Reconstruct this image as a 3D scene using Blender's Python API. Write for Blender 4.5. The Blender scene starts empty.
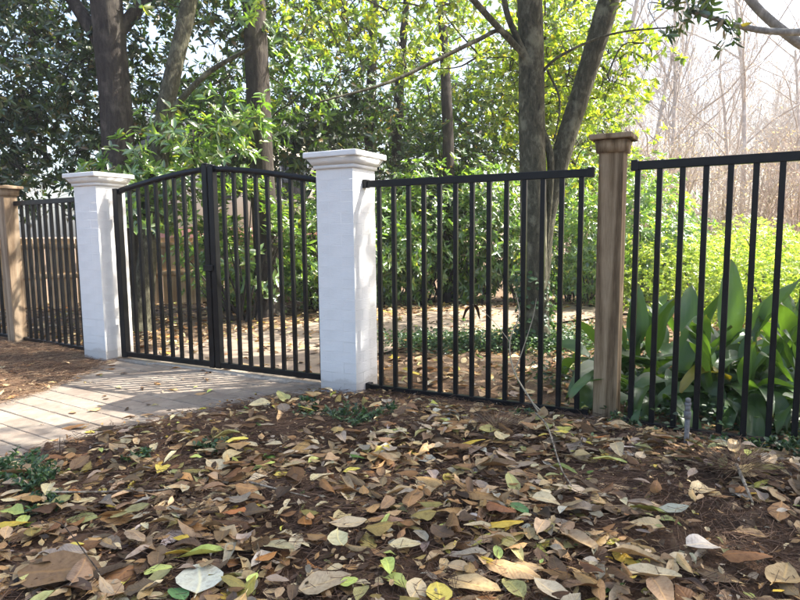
import bpy, bmesh, math, random
import numpy as np
from mathutils import Vector, Matrix, noise as mnoise
R = math.radians
PI = math.pi
sc = bpy.context.scene
COL = sc.collection
rng = np.random.default_rng(7)
random.seed(7)

# ---------------------------------------------------------------- camera, sky, sun, exposure
cam_d = bpy.data.cameras.new("camera")
cam = bpy.data.objects.new("camera", cam_d)
COL.objects.link(cam)
sc.camera = cam
cam_d.sensor_width = 36.0
cam_d.lens = 36.0 * 620.28 / 800.0
cam_d.clip_start = 0.05
cam_d.clip_end = 2000
PITCH, ROLL, EYE = 0.108376, -0.00949, 1.136
cp, sp = math.cos(PITCH), math.sin(PITCH)
fw = Vector((0, cp, -sp)); up0 = Vector((0, sp, cp)); r0 = Vector((1, 0, 0))
rr = r0 * math.cos(ROLL) + up0 * math.sin(ROLL)
uu = up0 * math.cos(ROLL) - r0 * math.sin(ROLL)
cam.matrix_world = Matrix(((rr.x, uu.x, -fw.x, 0), (rr.y, uu.y, -fw.y, 0), (rr.z, uu.z, -fw.z, EYE), (0, 0, 0, 1)))

SUN_AZ, SUN_EL = 76.0, 50.0          # azimuth from +Y towards +X
S = np.array([math.sin(R(SUN_AZ)) * math.cos(R(SUN_EL)), math.cos(R(SUN_AZ)) * math.cos(R(SUN_EL)), math.sin(R(SUN_EL))])
world = bpy.data.worlds.new("World")
sc.world = world
world.use_nodes = True
wn = world.node_tree
sky = wn.nodes.new("ShaderNodeTexSky")
sky.sky_type = 'NISHITA'
sky.sun_disc = False
sky.sun_elevation = R(SUN_EL)
sky.sun_rotation = R(SUN_AZ)
sky.air_density = 1.0
sky.dust_density = 4.0
sky.ozone_density = 1.0
wn.links.new(sky.outputs[0], wn.nodes["Background"].inputs[0])
wn.nodes["Background"].inputs[1].default_value = 0.15
sd = bpy.data.lights.new("sun", 'SUN')
sd.energy = 4.5
sd.angle = R(0.53)
sd.color = (1.0, 0.955, 0.88)
sun = bpy.data.objects.new("sun", sd)
COL.objects.link(sun)
sun.rotation_euler = Vector(S).to_track_quat('Z', 'Y').to_euler()
sun.location = (20, 12, 30)
sc.view_settings.view_transform = 'Standard'
sc.view_settings.look = 'None'
sc.view_settings.exposure = 1.85
sc.view_settings.gamma = 1.0
sc.cycles.max_bounces = 7
sc.cycles.diffuse_bounces = 4
sc.cycles.glossy_bounces = 3
sc.cycles.transmission_bounces = 4
sc.cycles.sample_clamp_indirect = 8

# ---------------------------------------------------------------- node helpers / materials
class NT:
    def __init__(s, name):
        s.m = bpy.data.materials.new(name); s.m.use_nodes = True
        s.t = s.m.node_tree; s.t.nodes.clear()
        s.out = s.t.nodes.new("ShaderNodeOutputMaterial")
    def n(s, typ, **kw):
        x = s.t.nodes.new("ShaderNode" + typ)
        for k, v in kw.items():
            if k.startswith('_'): setattr(x, k[1:], v)
            else:
                key = int(k[1:]) if k[0] == 'i' and k[1:].isdigit() else k.replace('__', ' ')
                if isinstance(v, tuple) and len(v) == 2 and hasattr(v[0], 'outputs'):
                    s.t.links.new(v[0].outputs[v[1]], x.inputs[key])
                elif hasattr(v, 'outputs'): s.t.links.new(v.outputs[0], x.inputs[key])
                else: x.inputs[key].default_value = v
        return x
    def link(s, a, ao, b, bi): s.t.links.new(a.outputs[ao], b.inputs[bi])
    def ramp(s, fac, stops, interp='LINEAR'):
        r = s.t.nodes.new("ShaderNodeValToRGB"); r.color_ramp.interpolation = interp
        e = r.color_ramp.elements
        while len(e) < len(stops): e.new(0.5)
        for el, (p, c) in zip(e, stops):
            el.position = p; el.color = (*c, 1) if len(c) == 3 else c
        if isinstance(fac, tuple): s.t.links.new(fac[0].outputs[fac[1]], r.inputs[0])
        else: s.t.links.new(fac.outputs[0], r.inputs[0])
        return r
    def mixc(s, fac, a, b, blend='MIX'):
        x = s.t.nodes.new("ShaderNodeMix"); x.data_type = 'RGBA'; x.blend_type = blend
        for v, i in ((fac, 0), (a, 6), (b, 7)):
            if isinstance(v, tuple) and len(v) == 2 and hasattr(v[0], 'outputs'): s.t.links.new(v[0].outputs[v[1]], x.inputs[i])
            elif hasattr(v, 'outputs'): s.t.links.new(v.outputs[2] if v.bl_idname == 'ShaderNodeMix' else v.outputs[0], x.inputs[i])
            else: x.inputs[i].default_value = (*v, 1) if isinstance(v, tuple) and len(v) == 3 else v
        return x
    def coords(s, which='Object', scale=(1, 1, 1), loc=(0, 0, 0)):
        tc = s.t.nodes.new("ShaderNodeTexCoord")
        mp = s.t.nodes.new("ShaderNodeMapping")
        mp.inputs['Scale'].default_value = scale; mp.inputs['Location'].default_value = loc
        s.t.links.new(tc.outputs[which], mp.inputs[0])
        return mp
    def noise(s, vec, scale, detail=4, rough=.55, dist=0.0):
        x = s.t.nodes.new("ShaderNodeTexNoise")
        x.inputs['Scale'].default_value = scale; x.inputs['Detail'].default_value = detail
        x.inputs['Roughness'].default_value = rough; x.inputs['Distortion'].default_value = dist
        if vec is not None: s.t.links.new(vec.outputs[0], x.inputs['Vector'])
        return x
    def bump(s, h, strength=.4, dist=.01, out=0):
        b = s.t.nodes.new("ShaderNodeBump"); b.inputs['Strength'].default_value = strength
        b.inputs['Distance'].default_value = dist
        s.t.links.new(h.outputs[out], b.inputs['Height'])
        return b
    def bsdf(s, color, rough=.6, normal=None, metallic=0.0, spec=.5):
        b = s.t.nodes.new("ShaderNodeBsdfPrincipled")
        if hasattr(color, 'outputs'): s.t.links.new(color.outputs[2] if color.bl_idname == 'ShaderNodeMix' else color.outputs[0], b.inputs['Base Color'])
        else: b.inputs['Base Color'].default_value = (*color, 1)
        if hasattr(rough, 'outputs'): s.t.links.new(rough.outputs[0], b.inputs['Roughness'])
        else: b.inputs['Roughness'].default_value = rough
        b.inputs['Metallic'].default_value = metallic
        b.inputs['Specular IOR Level'].default_value = spec
        if normal is not None: s.t.links.new(normal.outputs[0], b.inputs['Normal'])
        s.t.links.new(b.outputs[0], s.out.inputs[0])
        return b

def mat_foliage(name, stops, trans=.45, tint=(1.5, 1.6, .7), gloss=.10, rough=.32, uvveins=False):
    m = NT(name)
    at = m.n("Attribute", _attribute_name="rnd")
    c = m.ramp((at, 'Fac'), stops)
    d = m.n("BsdfDiffuse", Color=c)
    tc = m.mixc(1.0, c, tint, 'MULTIPLY')
    t = m.n("BsdfTranslucent"); m.link(tc, 2, t, 0)
    mx = m.n("MixShader", i0=trans, i1=d, i2=t)
    g = m.n("BsdfGlossy", Color=(1, 1, 1, 1), Roughness=rough)
    fr = m.n("LayerWeight", Blend=.25)
    ma = m.n("Math", _operation='MULTIPLY_ADD', i0=(fr, 'Facing'), i1=gloss * 1.6, i2=gloss * .45)
    mx2 = m.n("MixShader", i0=ma, i1=mx, i2=g)
    m.link(mx2, 0, m.out, 0)
    return m.m

M = {}
M['magnolia'] = mat_foliage("magnolia_leaf", [(0, (.022, .045, .014)), (.55, (.05, .095, .024)), (.9, (.095, .155, .035)), (1, (.22, .12, .04))], .40, (1.7, 1.8, .55), .15, .30)
M['laurel'] = mat_foliage("laurel_leaf", [(0, (.06, .12, .03)), (.5, (.14, .26, .055)), (.88, (.24, .38, .085)), (1, (.40, .38, .10))], .52, (1.6, 1.6, .55), .17, .30)
M['bright'] = mat_foliage("bright_leaf", [(0, (.09, .15, .03)), (.5, (.20, .30, .045)), (.9, (.34, .41, .06)), (1, (.46, .38, .07))], .60, (1.7, 1.6, .5), .10, .38)
M['lime'] = mat_foliage("lime_leaf", [(0, (.20, .32, .05)), (.5, (.37, .48, .085)), (1, (.55, .60, .15))], .55, (1.2, 1.2, .6), .06, .4)
M['cover'] = mat_foliage("groundcover_leaf", [(0, (.02, .05, .02)), (.6, (.045, .10, .035)), (1, (.10, .17, .05))], .3, (1.5, 1.5, .7), .06, .45)
M['twigleaf'] = mat_foliage("dry_bud", [(0, (.34, .28, .20)), (.6, (.48, .41, .30)), (1, (.58, .52, .38))], .4, (1.2, 1.1, .8), .03, .5)

def mat_aspid(name, c0, c1):
    m = NT(name)
    uv = m.n("UVMap")
    mp = m.n("Mapping", Vector=uv); mp.inputs['Scale'].default_value = (26, 1.4, 1)
    w = m.n("TexWave", Vector=mp, Scale=1.0, Distortion=1.0); w.inputs['Detail'].default_value = 1
    no = m.noise(mp, .35, 3)
    oi = m.n("ObjectInfo")
    base0 = m.mixc((oi, 'Random'), c0, c1)
    nb_ = m.noise(uv, 3.1, 4, .7)
    su = m.n("SeparateXYZ", Vector=uv)
    tipf = m.n("Math", _operation='MULTIPLY_ADD', i0=(nb_, 0), i1=.35, i2=(su, 1))
    tipr = m.ramp((tipf, 0), [(.0, (0, 0, 0)), (1.0, (0, 0, 0)), (1.15, (.8, .8, .8))])
    base = m.mixc((m.n("MapRange", i0=tipf, i1=1.08, i2=1.22), 0), base0, (.16, .10, .04))
    c = m.mixc(m.n("Math", _operation='MULTIPLY', i0=(no, 0), i1=.5), base, tuple(min(1, x * 1.5) for x in c1))
    b = m.bump(w, .25, .002)
    d = m.n("BsdfDiffuse"); m.link(c, 2, d, 0); m.link(b, 0, d, 'Normal')
    tcol = m.mixc(1.0, c, (1.9, 1.8, .5), 'MULTIPLY')
    t = m.n("BsdfTranslucent"); m.link(tcol, 2, t, 0)
    mx = m.n("MixShader", i0=.38, i1=d, i2=t)
    g = m.n("BsdfGlossy", Color=(1, 1, 1, 1), Roughness=.3); m.link(b, 0, g, 'Normal')
    fr = m.n("LayerWeight", Blend=.3)
    ma = m.n("Math", _operation='MULTIPLY_ADD', i0=(fr, 'Facing'), i1=.13, i2=.035)
    mx2 = m.n("MixShader", i0=ma, i1=mx, i2=g)
    m.link(mx2, 0, m.out, 0)
    return m.m
M['aspid'] = mat_aspid("aspidistra_leaf", (.028, .072, .018), (.075, .15, .032))
M['aspid_y'] = mat_aspid("yellowing_leaf", (.14, .16, .02), (.30, .24, .03))

def mat_litter(name, attr):
    """fallen leaf: colour from the object colour or from a vertex colour, veins and spots from the leaf's own uv"""
    m = NT(name)
    if attr:
        src = m.n("Attribute", _attribute_name="lc"); so = 'Color'
    else:
        src = m.n("ObjectInfo"); so = 'Color'
    uv = m.n("UVMap")
    sep = m.n("SeparateXYZ", Vector=uv)
    ab = m.n("Math", _operation='ABSOLUTE', i0=(sep, 0))
    # midrib
    mid = m.ramp((ab, 0), [(0, (1, 1, 1)), (.05, (.55, .55, .55)), (.10, (0, 0, 0))])
    # side veins: lines slanting from the midrib
    v1 = m.n("Math", _operation='MULTIPLY_ADD', i0=(ab, 0), i1=-.22, i2=(sep, 1))
    v2 = m.n("Math", _operation='MULTIPLY', i0=(v1, 0), i1=75.0)
    v3 = m.n("Math", _operation='SINE', i0=(v2, 0))
    tc = m.coords('Object')
    geo = m.n("NewGeometry")
    n1 = m.noise(geo, 55, 5, .6); m.t.links.new(geo.outputs['Position'], n1.inputs['Vector'])
    n2 = m.noise(geo, 190, 3, .6); m.t.links.new(geo.outputs['Position'], n2.inputs['Vector'])
    n3 = m.noise(geo, 28, 4, .7); m.t.links.new(geo.outputs['Position'], n3.inputs['Vector'])
    dark = m.mixc(1.0, (src, so), (.50, .42, .36), 'MULTIPLY')
    blot = m.ramp((n1, 0), [(.45, (0, 0, 0)), (.68, (.75, .75, .75))])
    c1 = m.mixc(blot, (src, so), dark)
    spots = m.ramp((n2, 0), [(.64, (0, 0, 0)), (.72, (1, 1, 1))])
    c2 = m.mixc(spots, c1, (.05, .03, .018))
    c2.inputs[0].default_value = 0
    pale = m.mixc(1.0, (src, so), (1.25, 1.2, 1.1), 'MULTIPLY')
    sh = m.ramp((n3, 0), [(.35, (0, 0, 0)), (.65, (1, 1, 1))])
    c25 = m.mixc(sh, c2, pale)
    c25b = m.mixc(.5, c2, c25)
    midc = m.mixc(1.0, (src, so), (1.35, 1.25, 1.0), 'MULTIPLY')
    c3 = m.mixc(mid, c25b, midc)
    bf = m.mixc((geo, 'Backfacing'), c3, m.mixc(1.0, c3, (.80, .66, .52), 'MULTIPLY'))
    h = m.n("Math", _operation='MULTIPLY_ADD', i0=(v3, 0), i1=.25, i2=(n1, 0))
    h2 = m.n("Math", _operation='MULTIPLY_ADD', i0=mid, i1=.8, i2=(h, 0))
    b = m.bump(h2, .55, .0016)
    d = m.n("BsdfDiffuse"); m.link(bf, 2, d, 0); m.link(b, 0, d, 'Normal')
    t = m.n("BsdfTranslucent"); m.link(bf, 2, t, 0)
    mx = m.n("MixShader", i0=.14, i1=d, i2=t)
    g = m.n("BsdfGlossy", Color=(1, 1, 1, 1), Roughness=.42); m.link(b, 0, g, 'Normal')
    fr = m.n("LayerWeight", Blend=.3)
    ma = m.n("Math", _operation='MULTIPLY_ADD', i0=(fr, 'Facing'), i1=.05, i2=.012)
    mx2 = m.n("MixShader", i0=ma, i1=mx, i2=g)
    m.link(mx2, 0, m.out, 0)
    return m.m
M['litter_obj'] = mat_litter("fallen_leaf_skin", False)
M['litter_att'] = mat_litter("fallen_leaf_mass", True)

def mat_bark(name, a, b, c, scale=1.0, stretch=.22, bstr=.8):
    m = NT(name)
    tc = m.coords('Object', (1, 1, stretch))
    n1 = m.noise(tc, 26 * scale, 6, .65, .6)
    n2 = m.noise(m.coords('Object', (1, 1, .7)), 6 * scale, 4, .6)
    n3 = m.noise(m.coords('Object'), 90 * scale, 3, .6)
    c1 = m.ramp((n1, 0), [(.3, a), (.55, b), (.8, c)])
    lich = m.ramp((n2, 0), [(.52, (0, 0, 0)), (.66, (1, 1, 1))])
    c2 = m.mixc(lich, c1, tuple(min(1, x * 1.7) for x in c))
    c2b = m.mixc(.45, c1, c2)
    h = m.n("Math", _operation='MULTIPLY_ADD', i0=(n3, 0), i1=.35, i2=(n1, 0))
    bm_ = m.bump(h, bstr, .02)
    m.bsdf(c2b, .9, bm_, spec=.2)
    return m.m
M['bark_dark'] = mat_bark("dark_bark", (.025, .020, .017), (.055, .045, .037), (.09, .078, .062))
M['bark_mid'] = mat_bark("grey_bark", (.030, .028, .018), (.085, .078, .05), (.20, .19, .13), 1.3, .35, 1.0)
M['bark_pale'] = mat_bark("pale_bark", (.33, .285, .24), (.46, .41, .36), (.60, .56, .51), .8)
M['bark_red'] = mat_bark("smooth_reddish_bark", (.27, .19, .145), (.42, .33, .26), (.57, .49, .41), .8)
M['bark_grey'] = mat_bark("silver_bark", (.16, .15, .14), (.25, .24, .22), (.36, .35, .33), 1.2, .6, .4)

def mat_metal():
    m = NT("black_powder_coat")
    tc = m.coords('Object')
    n = m.noise(tc, 350, 3); n2 = m.noise(tc, 9, 4, .6)
    c = m.ramp((n2, 0), [(.4, (.004, .004, .0045)), (.75, (.009, .009, .009))])
    r = m.ramp((n2, 0), [(.3, (.30, .30, .30)), (.8, (.5, .5, .5))])
    m.bsdf(c, r, m.bump(n, .12, .001), spec=.22)
    return m.m
M['metal'] = mat_metal()

def mat_paint():
    m = NT("white_masonry_paint")
    tc = m.coords('Object', (1, 1, 1))
    st = m.coords('Object', (1, 1, 9))
    n = m.noise(tc, 5, 5, .6); n2 = m.noise(st, 22, 5, .6, .3); n3 = m.noise(tc, 120, 4, .6)
    c = m.ramp((n, 0), [(.3, (.69, .68, .655)), (.7, (.765, .755, .73))])
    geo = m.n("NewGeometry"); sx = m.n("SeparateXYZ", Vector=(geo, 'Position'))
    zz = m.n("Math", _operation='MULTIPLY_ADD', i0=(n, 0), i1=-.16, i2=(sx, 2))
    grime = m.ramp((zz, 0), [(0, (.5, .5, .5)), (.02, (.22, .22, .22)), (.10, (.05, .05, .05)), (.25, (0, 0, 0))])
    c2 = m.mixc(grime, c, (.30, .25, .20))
    sp_ = m.ramp((m.noise(tc, 60, 2, .5), 0), [(.71, (0, 0, 0)), (.75, (1, 1, 1))])
    c3 = m.mixc(sp_, c2, (.42, .40, .38))
    h = m.n("Math", _operation='MULTIPLY_ADD', i0=(n3, 0), i1=.4, i2=(n2, 0))
    m.bsdf(c3, .62, m.bump(h, .6, .005), spec=.3)
    return m.m
M['paint'] = mat_paint()

def mat_wood(name, cols, scale=1.0, ax=(1, 1, .06), knots=True, rough=.85):
    m = NT(name)
    tc0 = m.n("TexCoord")
    oi = m.n("ObjectInfo")
    off = m.n("VectorMath", _operation='MULTIPLY_ADD', i0=(oi, 'Random'), i1=(13.0, 7.0, 31.0), i2=(tc0, 'Object'))
    mp = m.n("Mapping", Vector=off); mp.inputs['Scale'].default_value = ax
    big = m.noise(mp, 7 * scale, 2, .45, .35)
    k = m.n("Math", _operation='MULTIPLY', i0=(big, 0), i1=24.0)
    s_ = m.n("Math", _operation='SINE', i0=(k, 0))
    fine = m.noise(mp, 160 * scale, 4, .6)
    mixf = m.n("Math", _operation='MULTIPLY_ADD', i0=(s_, 0), i1=.28, i2=(fine, 0))
    c = m.ramp((mixf, 0), [(.15, cols[0]), (.5, cols[1]), (.85, cols[2])])
    st = m.noise(off, 3.0, 4, .6)
    w = m.ramp((st, 0), [(.4, (1, 1, 1)), (.7, (.72, .70, .68))])
    c2 = m.mixc(1.0, c, w, 'MULTIPLY')
    m.bsdf(c2, rough, m.bump(mixf, .6, .003), spec=.25)
    return m.m
M['post'] = mat_wood("weathered_post_wood", ((.11, .070, .036), (.225, .155, .085), (.33, .24, .145)))
M['post_tan'] = mat_wood("tan_post_wood", ((.20, .135, .08), (.30, .215, .135), (.40, .30, .20)))  # lighter tan tones, used on the left post only
M['cedar'] = mat_wood("cedar_board", ((.40, .25, .12), (.58, .39, .21), (.70, .51, .32)))
M['stick'] = mat_wood("dry_stick_wood", ((.12, .09, .06), (.26, .21, .15), (.42, .36, .27)), 3)
M['stick_dark'] = mat_wood("dark_stick_wood", ((.03, .022, .015), (.07, .05, .035), (.12, .09, .06)), 3)

def mat_straw():
    m = NT("pine_straw")
    at = m.n("Attribute", _attribute_name="rnd")
    c = m.ramp((at, 'Fac'), [(0, (.050, .028, .018)), (.5, (.13, .073, .043)), (.85, (.25, .155, .09)), (1, (.38, .28, .17))])
    m.bsdf(c, .7, None, spec=.3)
    return m.m
M['straw'] = mat_straw()

def mat_ground():
    m = NT("mulch_soil")
    g = m.n("NewGeometry")
    def N(sc_, d=5, r=.6):
        x = m.noise(None, sc_, d, r); m.t.links.new(g.outputs['Position'], x.inputs['Vector']); return x
    n1, n2, n3 = N(60), N(7), N(220, 3)
    c = m.ramp((n1, 0), [(.25, (.030, .018, .012)), (.5, (.085, .052, .033)), (.75, (.17, .11, .07))])
    c2 = m.ramp((n2, 0), [(.35, (.7, .66, .62)), (.65, (1.25, 1.15, 1.0))])
    cc = m.mixc(1.0, c, c2, 'MULTIPLY')
    sep = m.n("SeparateXYZ", Vector=(g, 'Position'))
    h = m.n("Math", _operation='MULTIPLY_ADD', i0=(n3, 0), i1=.4, i2=(n1, 0))
    # beyond the fence the bed is bare orange-brown bark mulch
    ln = m.n("Math", _operation='MULTIPLY_ADD', i0=(sep, 0), i1=.5206, i2=(sep, 1))
    ff = m.ramp((m.n("MapRange", i0=ln, i1=4.25, i2=5.2), 0), [(0, (0, 0, 0)), (1, (1, 1, 1))])
    far = m.ramp((n1, 0), [(.25, (.11, .072, .042)), (.5, (.22, .15, .095)), (.75, (.36, .26, .17))])
    c3 = m.mixc(ff, cc, far)
    m.bsdf(c3, .95, m.bump(h, .9, .02), spec=.15)
    return m.m
M['ground'] = mat_ground()

def mat_paver():
    m = NT("concrete_paver")
    g = m.n("NewGeometry"); oi = m.n("ObjectInfo")
    def N(sc_, d=5, r=.6):
        x = m.noise(None, sc_, d, r); m.t.links.new(g.outputs['Position'], x.inputs['Vector']); return x
    n1, n2, n3 = N(140, 4), N(4.5), N(22, 5, .65)
    base = m.ramp((oi, 'Random'), [(0, (.20, .170, .135)), (.5, (.25, .212, .170)), (1, (.29, .25, .20))])
    v = m.ramp((n3, 0), [(.3, (.78, .76, .74)), (.7, (1.12, 1.1, 1.08))])
    c = m.mixc(1.0, base, v, 'MULTIPLY')
    st = m.ramp((n2, 0), [(.42, (0, 0, 0)), (.68, (.55, .55, .55))])
    c2 = m.mixc(st, c, (.14, .10, .075))
    m.bsdf(c2, .88, m.bump(n1, .5, .003), spec=.25)
    return m.m
M['paver'] = mat_paver()
def mat_simple(name, col, rough=.8, nscale=30, var=.25, bs=.3):
    m = NT(name)
    tc = m.coords('Object')
    n = m.noise(tc, nscale, 5, .6)
    c = m.ramp((n, 0), [(.3, tuple(x * (1 - var) for x in col)), (.7, tuple(min(1, x * (1 + var)) for x in col))])
    m.bsdf(c, rough, m.bump(n, bs, .005), spec=.3)
    return m.m
M['joint'] = mat_simple("joint_sand", (.14, .11, .085), .95, 150)
M['path'] = mat_simple("pale_path_concrete", (.27, .21, .155), .9, 14, .18)
M['gate_strip_mat'] = mat_simple("pale_gate_strip", (.34, .29, .23), .85, 40)
M['pipe'] = mat_simple("weathered_galvanised_pipe", (.13, .125, .12), .55, 60, .5)
M['cream'] = mat_simple("cream_siding", (.66, .60, .48), .8, 20, .06)
M['redbrick'] = mat_simple("red_brick", (.30, .13, .09), .85, 40, .25)
M['roof'] = mat_simple("grey_roof_shingle", (.10, .10, .10), .9, 40)
M['glass'] = mat_simple("dark_window_glass", (.03, .035, .04), .1, 5)
M['stem'] = mat_simple("green_stem", (.06, .08, .03), .6, 60)
M['vine'] = mat_simple("pale_dry_vine", (.36, .30, .21), .8, 80)

# ---------------------------------------------------------------- object helpers
def tag(o, label=None, cat=None, group=None, kind=None):
    if label: o['label'] = label
    if cat: o['category'] = cat
    if group: o['group'] = group
    if kind: o['kind'] = kind
    return o
def empty(name, loc=(0, 0, 0), rz=0.0):
    o = bpy.data.objects.new(name, None); COL.objects.link(o)
    o.location = loc; o.rotation_euler = (0, 0, rz); o.empty_display_size = .1
    return o
def link(name, me, mat=None, parent=None, loc=None, rot=None, scale=None):
    o = bpy.data.objects.new(name, me); COL.objects.link(o)
    if mat is not None and not me.materials: me.materials.append(mat)
    if parent is not None: o.parent = parent
    if loc is not None: o.location = loc
    if rot is not None: o.rotation_euler = rot
    if scale is not None: o.scale = scale
    return o
def np_mesh(name, V, F, attrs=None, uv=None, smooth=False, colors=None):
    """V (n,3); F (m,3) or (m,4) or a list of such arrays"""
    V = np.ascontiguousarray(V, dtype=np.float32).reshape(-1, 3)
    Fs = F if isinstance(F, list) else [F]
    me = bpy.data.meshes.new(name)
    me.vertices.add(len(V)); me.vertices.foreach_set("co", V.ravel())
    idx = np.concatenate([f.reshape(-1) for f in Fs]).astype(np.int32)
    tot = np.concatenate([np.full(len(f), f.shape[1]) for f in Fs]).astype(np.int32)
    st = np.concatenate([[0], np.cumsum(tot)[:-1]]).astype(np.int32)
    me.loops.add(len(idx)); me.loops.foreach_set("vertex_index", idx)
    me.polygons.add(len(tot)); me.polygons.foreach_set("loop_start", st); me.polygons.foreach_set("loop_total", tot)
    if smooth: me.polygons.foreach_set("use_smooth", np.ones(len(tot), dtype=bool))
    if attrs is not None:
        a = me.attributes.new("rnd", 'FLOAT', 'POINT'); a.data.foreach_set("value", np.asarray(attrs, np.float32).ravel())
    if colors is not None:
        a = me.attributes.new("lc", 'FLOAT_COLOR', 'POINT')
        c4 = np.ones((len(V), 4), np.float32); c4[:, :3] = colors
        a.data.foreach_set("color", c4.ravel())
    if uv is not None:
        l = me.uv_layers.new(name="UVMap"); l.data.foreach_set("uv", np.asarray(uv, np.float32)[idx].ravel())
    me.update(calc_edges=True)
    return me

class MB:
    def __init__(s): s.V = []; s.F4 = []; s.F3 = []; s.n = 0; s.sm = False
    def add(s, V, F4=None, F3=None):
        V = np.asarray(V, float).reshape(-1, 3)
        if F4 is not None and len(F4): s.F4.append(np.asarray(F4) + s.n)
        if F3 is not None and len(F3): s.F3.append(np.asarray(F3) + s.n)
        s.V.append(V); s.n += len(V)
    def box(s, x0, x1, y0, y1, z0, z1):
        V = [(x, y, z) for z in (z0, z1) for y in (y0, y1) for x in (x0, x1)]
        s.add(V, [(0, 2, 3, 1), (4, 5, 7, 6), (0, 1, 5, 4), (2, 6, 7, 3), (0, 4, 6, 2), (1, 3, 7, 5)])
    def frustum(s, h0, z0, h1, z1):
        V = [(-h0, -h0, z0), (h0, -h0, z0), (h0, h0, z0), (-h0, h0, z0), (-h1, -h1, z1), (h1, -h1, z1), (h1, h1, z1), (-h1, h1, z1)]
        s.add(V, [(0, 3, 2, 1), (4, 5, 6, 7), (0, 1, 5, 4), (1, 2, 6, 5), (2, 3, 7, 6), (3, 0, 4, 7)])
    def tube(s, pts, rad, n=8, lump=0.0, seed=0, cap=True):
        pts = np.asarray(pts, float); k = len(pts)
        rad = np.full(k, rad, float) if np.isscalar(rad) else np.asarray(rad, float)
        T = np.gradient(pts, axis=0); T /= np.linalg.norm(T, axis=1)[:, None] + 1e-9
        ref = np.array([0, 0, 1.0]) if abs(T[0][2]) < .9 else np.array([1.0, 0, 0])
        a = np.cross(T[0], ref); a /= np.linalg.norm(a); rings = []
        ang = np.arange(n) * 2 * PI / n
        for i in range(k):
            a = a - T[i] * (a @ T[i]); a /= np.linalg.norm(a) + 1e-9
            b = np.cross(T[i], a)
            rr_ = np.full(n, rad[i])
            if lump:
                for j in range(n):
                    q = (math.cos(ang[j]) * 1.4 + seed, math.sin(ang[j]) * 1.4, i * .16 + seed * 3)
                    rr_[j] *= 1 + lump * mnoise.noise(q) + lump * .5 * mnoise.noise((q[0] * 3, q[1] * 3, q[2] * 3))
            rings.append(pts[i] + (np.cos(ang) * rr_)[:, None] * a + (np.sin(ang) * rr_)[:, None] * b)
        V = np.concatenate(rings)
        i = np.arange(k - 1)[:, None] * n; j = np.arange(n)[None, :]
        F = np.stack([i + j, i + (j + 1) % n, i + n + (j + 1) % n, i + n + j], -1).reshape(-1, 4)
        F3 = None
        if cap:
            V = np.concatenate([V, pts[-1:] + T[-1:] * rad[-1] * .5]); e = len(V) - 1; o = (k - 1) * n
            F3 = np.array([(o + q, o + (q + 1) % n, e) for q in range(n)])
        s.add(V, F, F3)
    def mesh(s, name, smooth=False, attrs=None):
        F = []
        if s.F4: F.append(np.concatenate(s.F4))
        if s.F3: F.append(np.concatenate(s.F3))
        return np_mesh(name, np.concatenate(s.V), F, smooth=smooth, attrs=attrs)
    def build(s, name, mat, parent=None, smooth=False, **k):
        return link(name, s.mesh(name, smooth), mat, parent, **k)

def spline(P, m=8):
    P = np.asarray(P, float)
    Q = np.vstack([2 * P[0] - P[1], P, 2 * P[-1] - P[-2]]); out = []
    for i in range(1, len(Q) - 2):
        for t in np.linspace(0, 1, m, endpoint=False):
            a, b, c, d = Q[i - 1], Q[i], Q[i + 1], Q[i + 2]
            out.append(.5 * ((2 * b) + (-a + c) * t + (2 * a - 5 * b + 4 * c - d) * t * t + (-a + 3 * b - 3 * c + d) * t ** 3))
    out.append(P[-1])
    return np.array(out)
def bevel_box(name, dx, dy, dz, bev, seg=1):
    bm = bmesh.new(); bmesh.ops.create_cube(bm, size=1)
    bmesh.ops.scale(bm, vec=(dx, dy, dz), verts=bm.verts)
    bmesh.ops.bevel(bm, geom=list(bm.edges), offset=bev, segments=seg, affect='EDGES', profile=.5)
    me = bpy.data.meshes.new(name); bm.to_mesh(me); bm.free()
    return me

def unit(a): return a / (np.linalg.norm(a, axis=-1, keepdims=True) + 1e-9)
def rdir(n, g=rng): return unit(g.normal(size=(n, 3)))

def leaf_geo(P, D, N, L, W, fold=.22, droop=.12):
    """six-vertex folded leaves (4 triangles each)"""
    n = len(P)
    D = unit(D); T = unit(np.cross(D, N)); N = np.cross(T, D)
    L = np.broadcast_to(np.asarray(L, float).reshape(-1, 1), (n, 1)); W = np.broadcast_to(np.asarray(W, float).reshape(-1, 1), (n, 1))
    up = N * fold * W
    v0 = P; v3 = P + D * L - N * droop * L
    a1 = P + D * L * .30 + up * .8; a2 = P + D * L * .70 + up * .75 - N * droop * .4 * L
    V = np.stack([v0, a1 + T * W * .5, a2 + T * W * .42, v3, a2 - T * W * .42, a1 - T * W * .5], 1).reshape(-1, 3)
    b = (np.arange(n) * 6)[:, None]
    F = np.concatenate([b + np.array([0, 3, 2, 1]), b + np.array([0, 5, 4, 3])])
    return V, F
def foliage_mesh(name, P, D, N, L, W, g=rng, fold=.22, droop=.12, rn=None):
    V, F = leaf_geo(P, D, N, L, W, fold, droop)
    rn = g.random(len(P)) if rn is None else rn
    return np_mesh(name, V, F, attrs=np.repeat(rn, 6))

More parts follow.
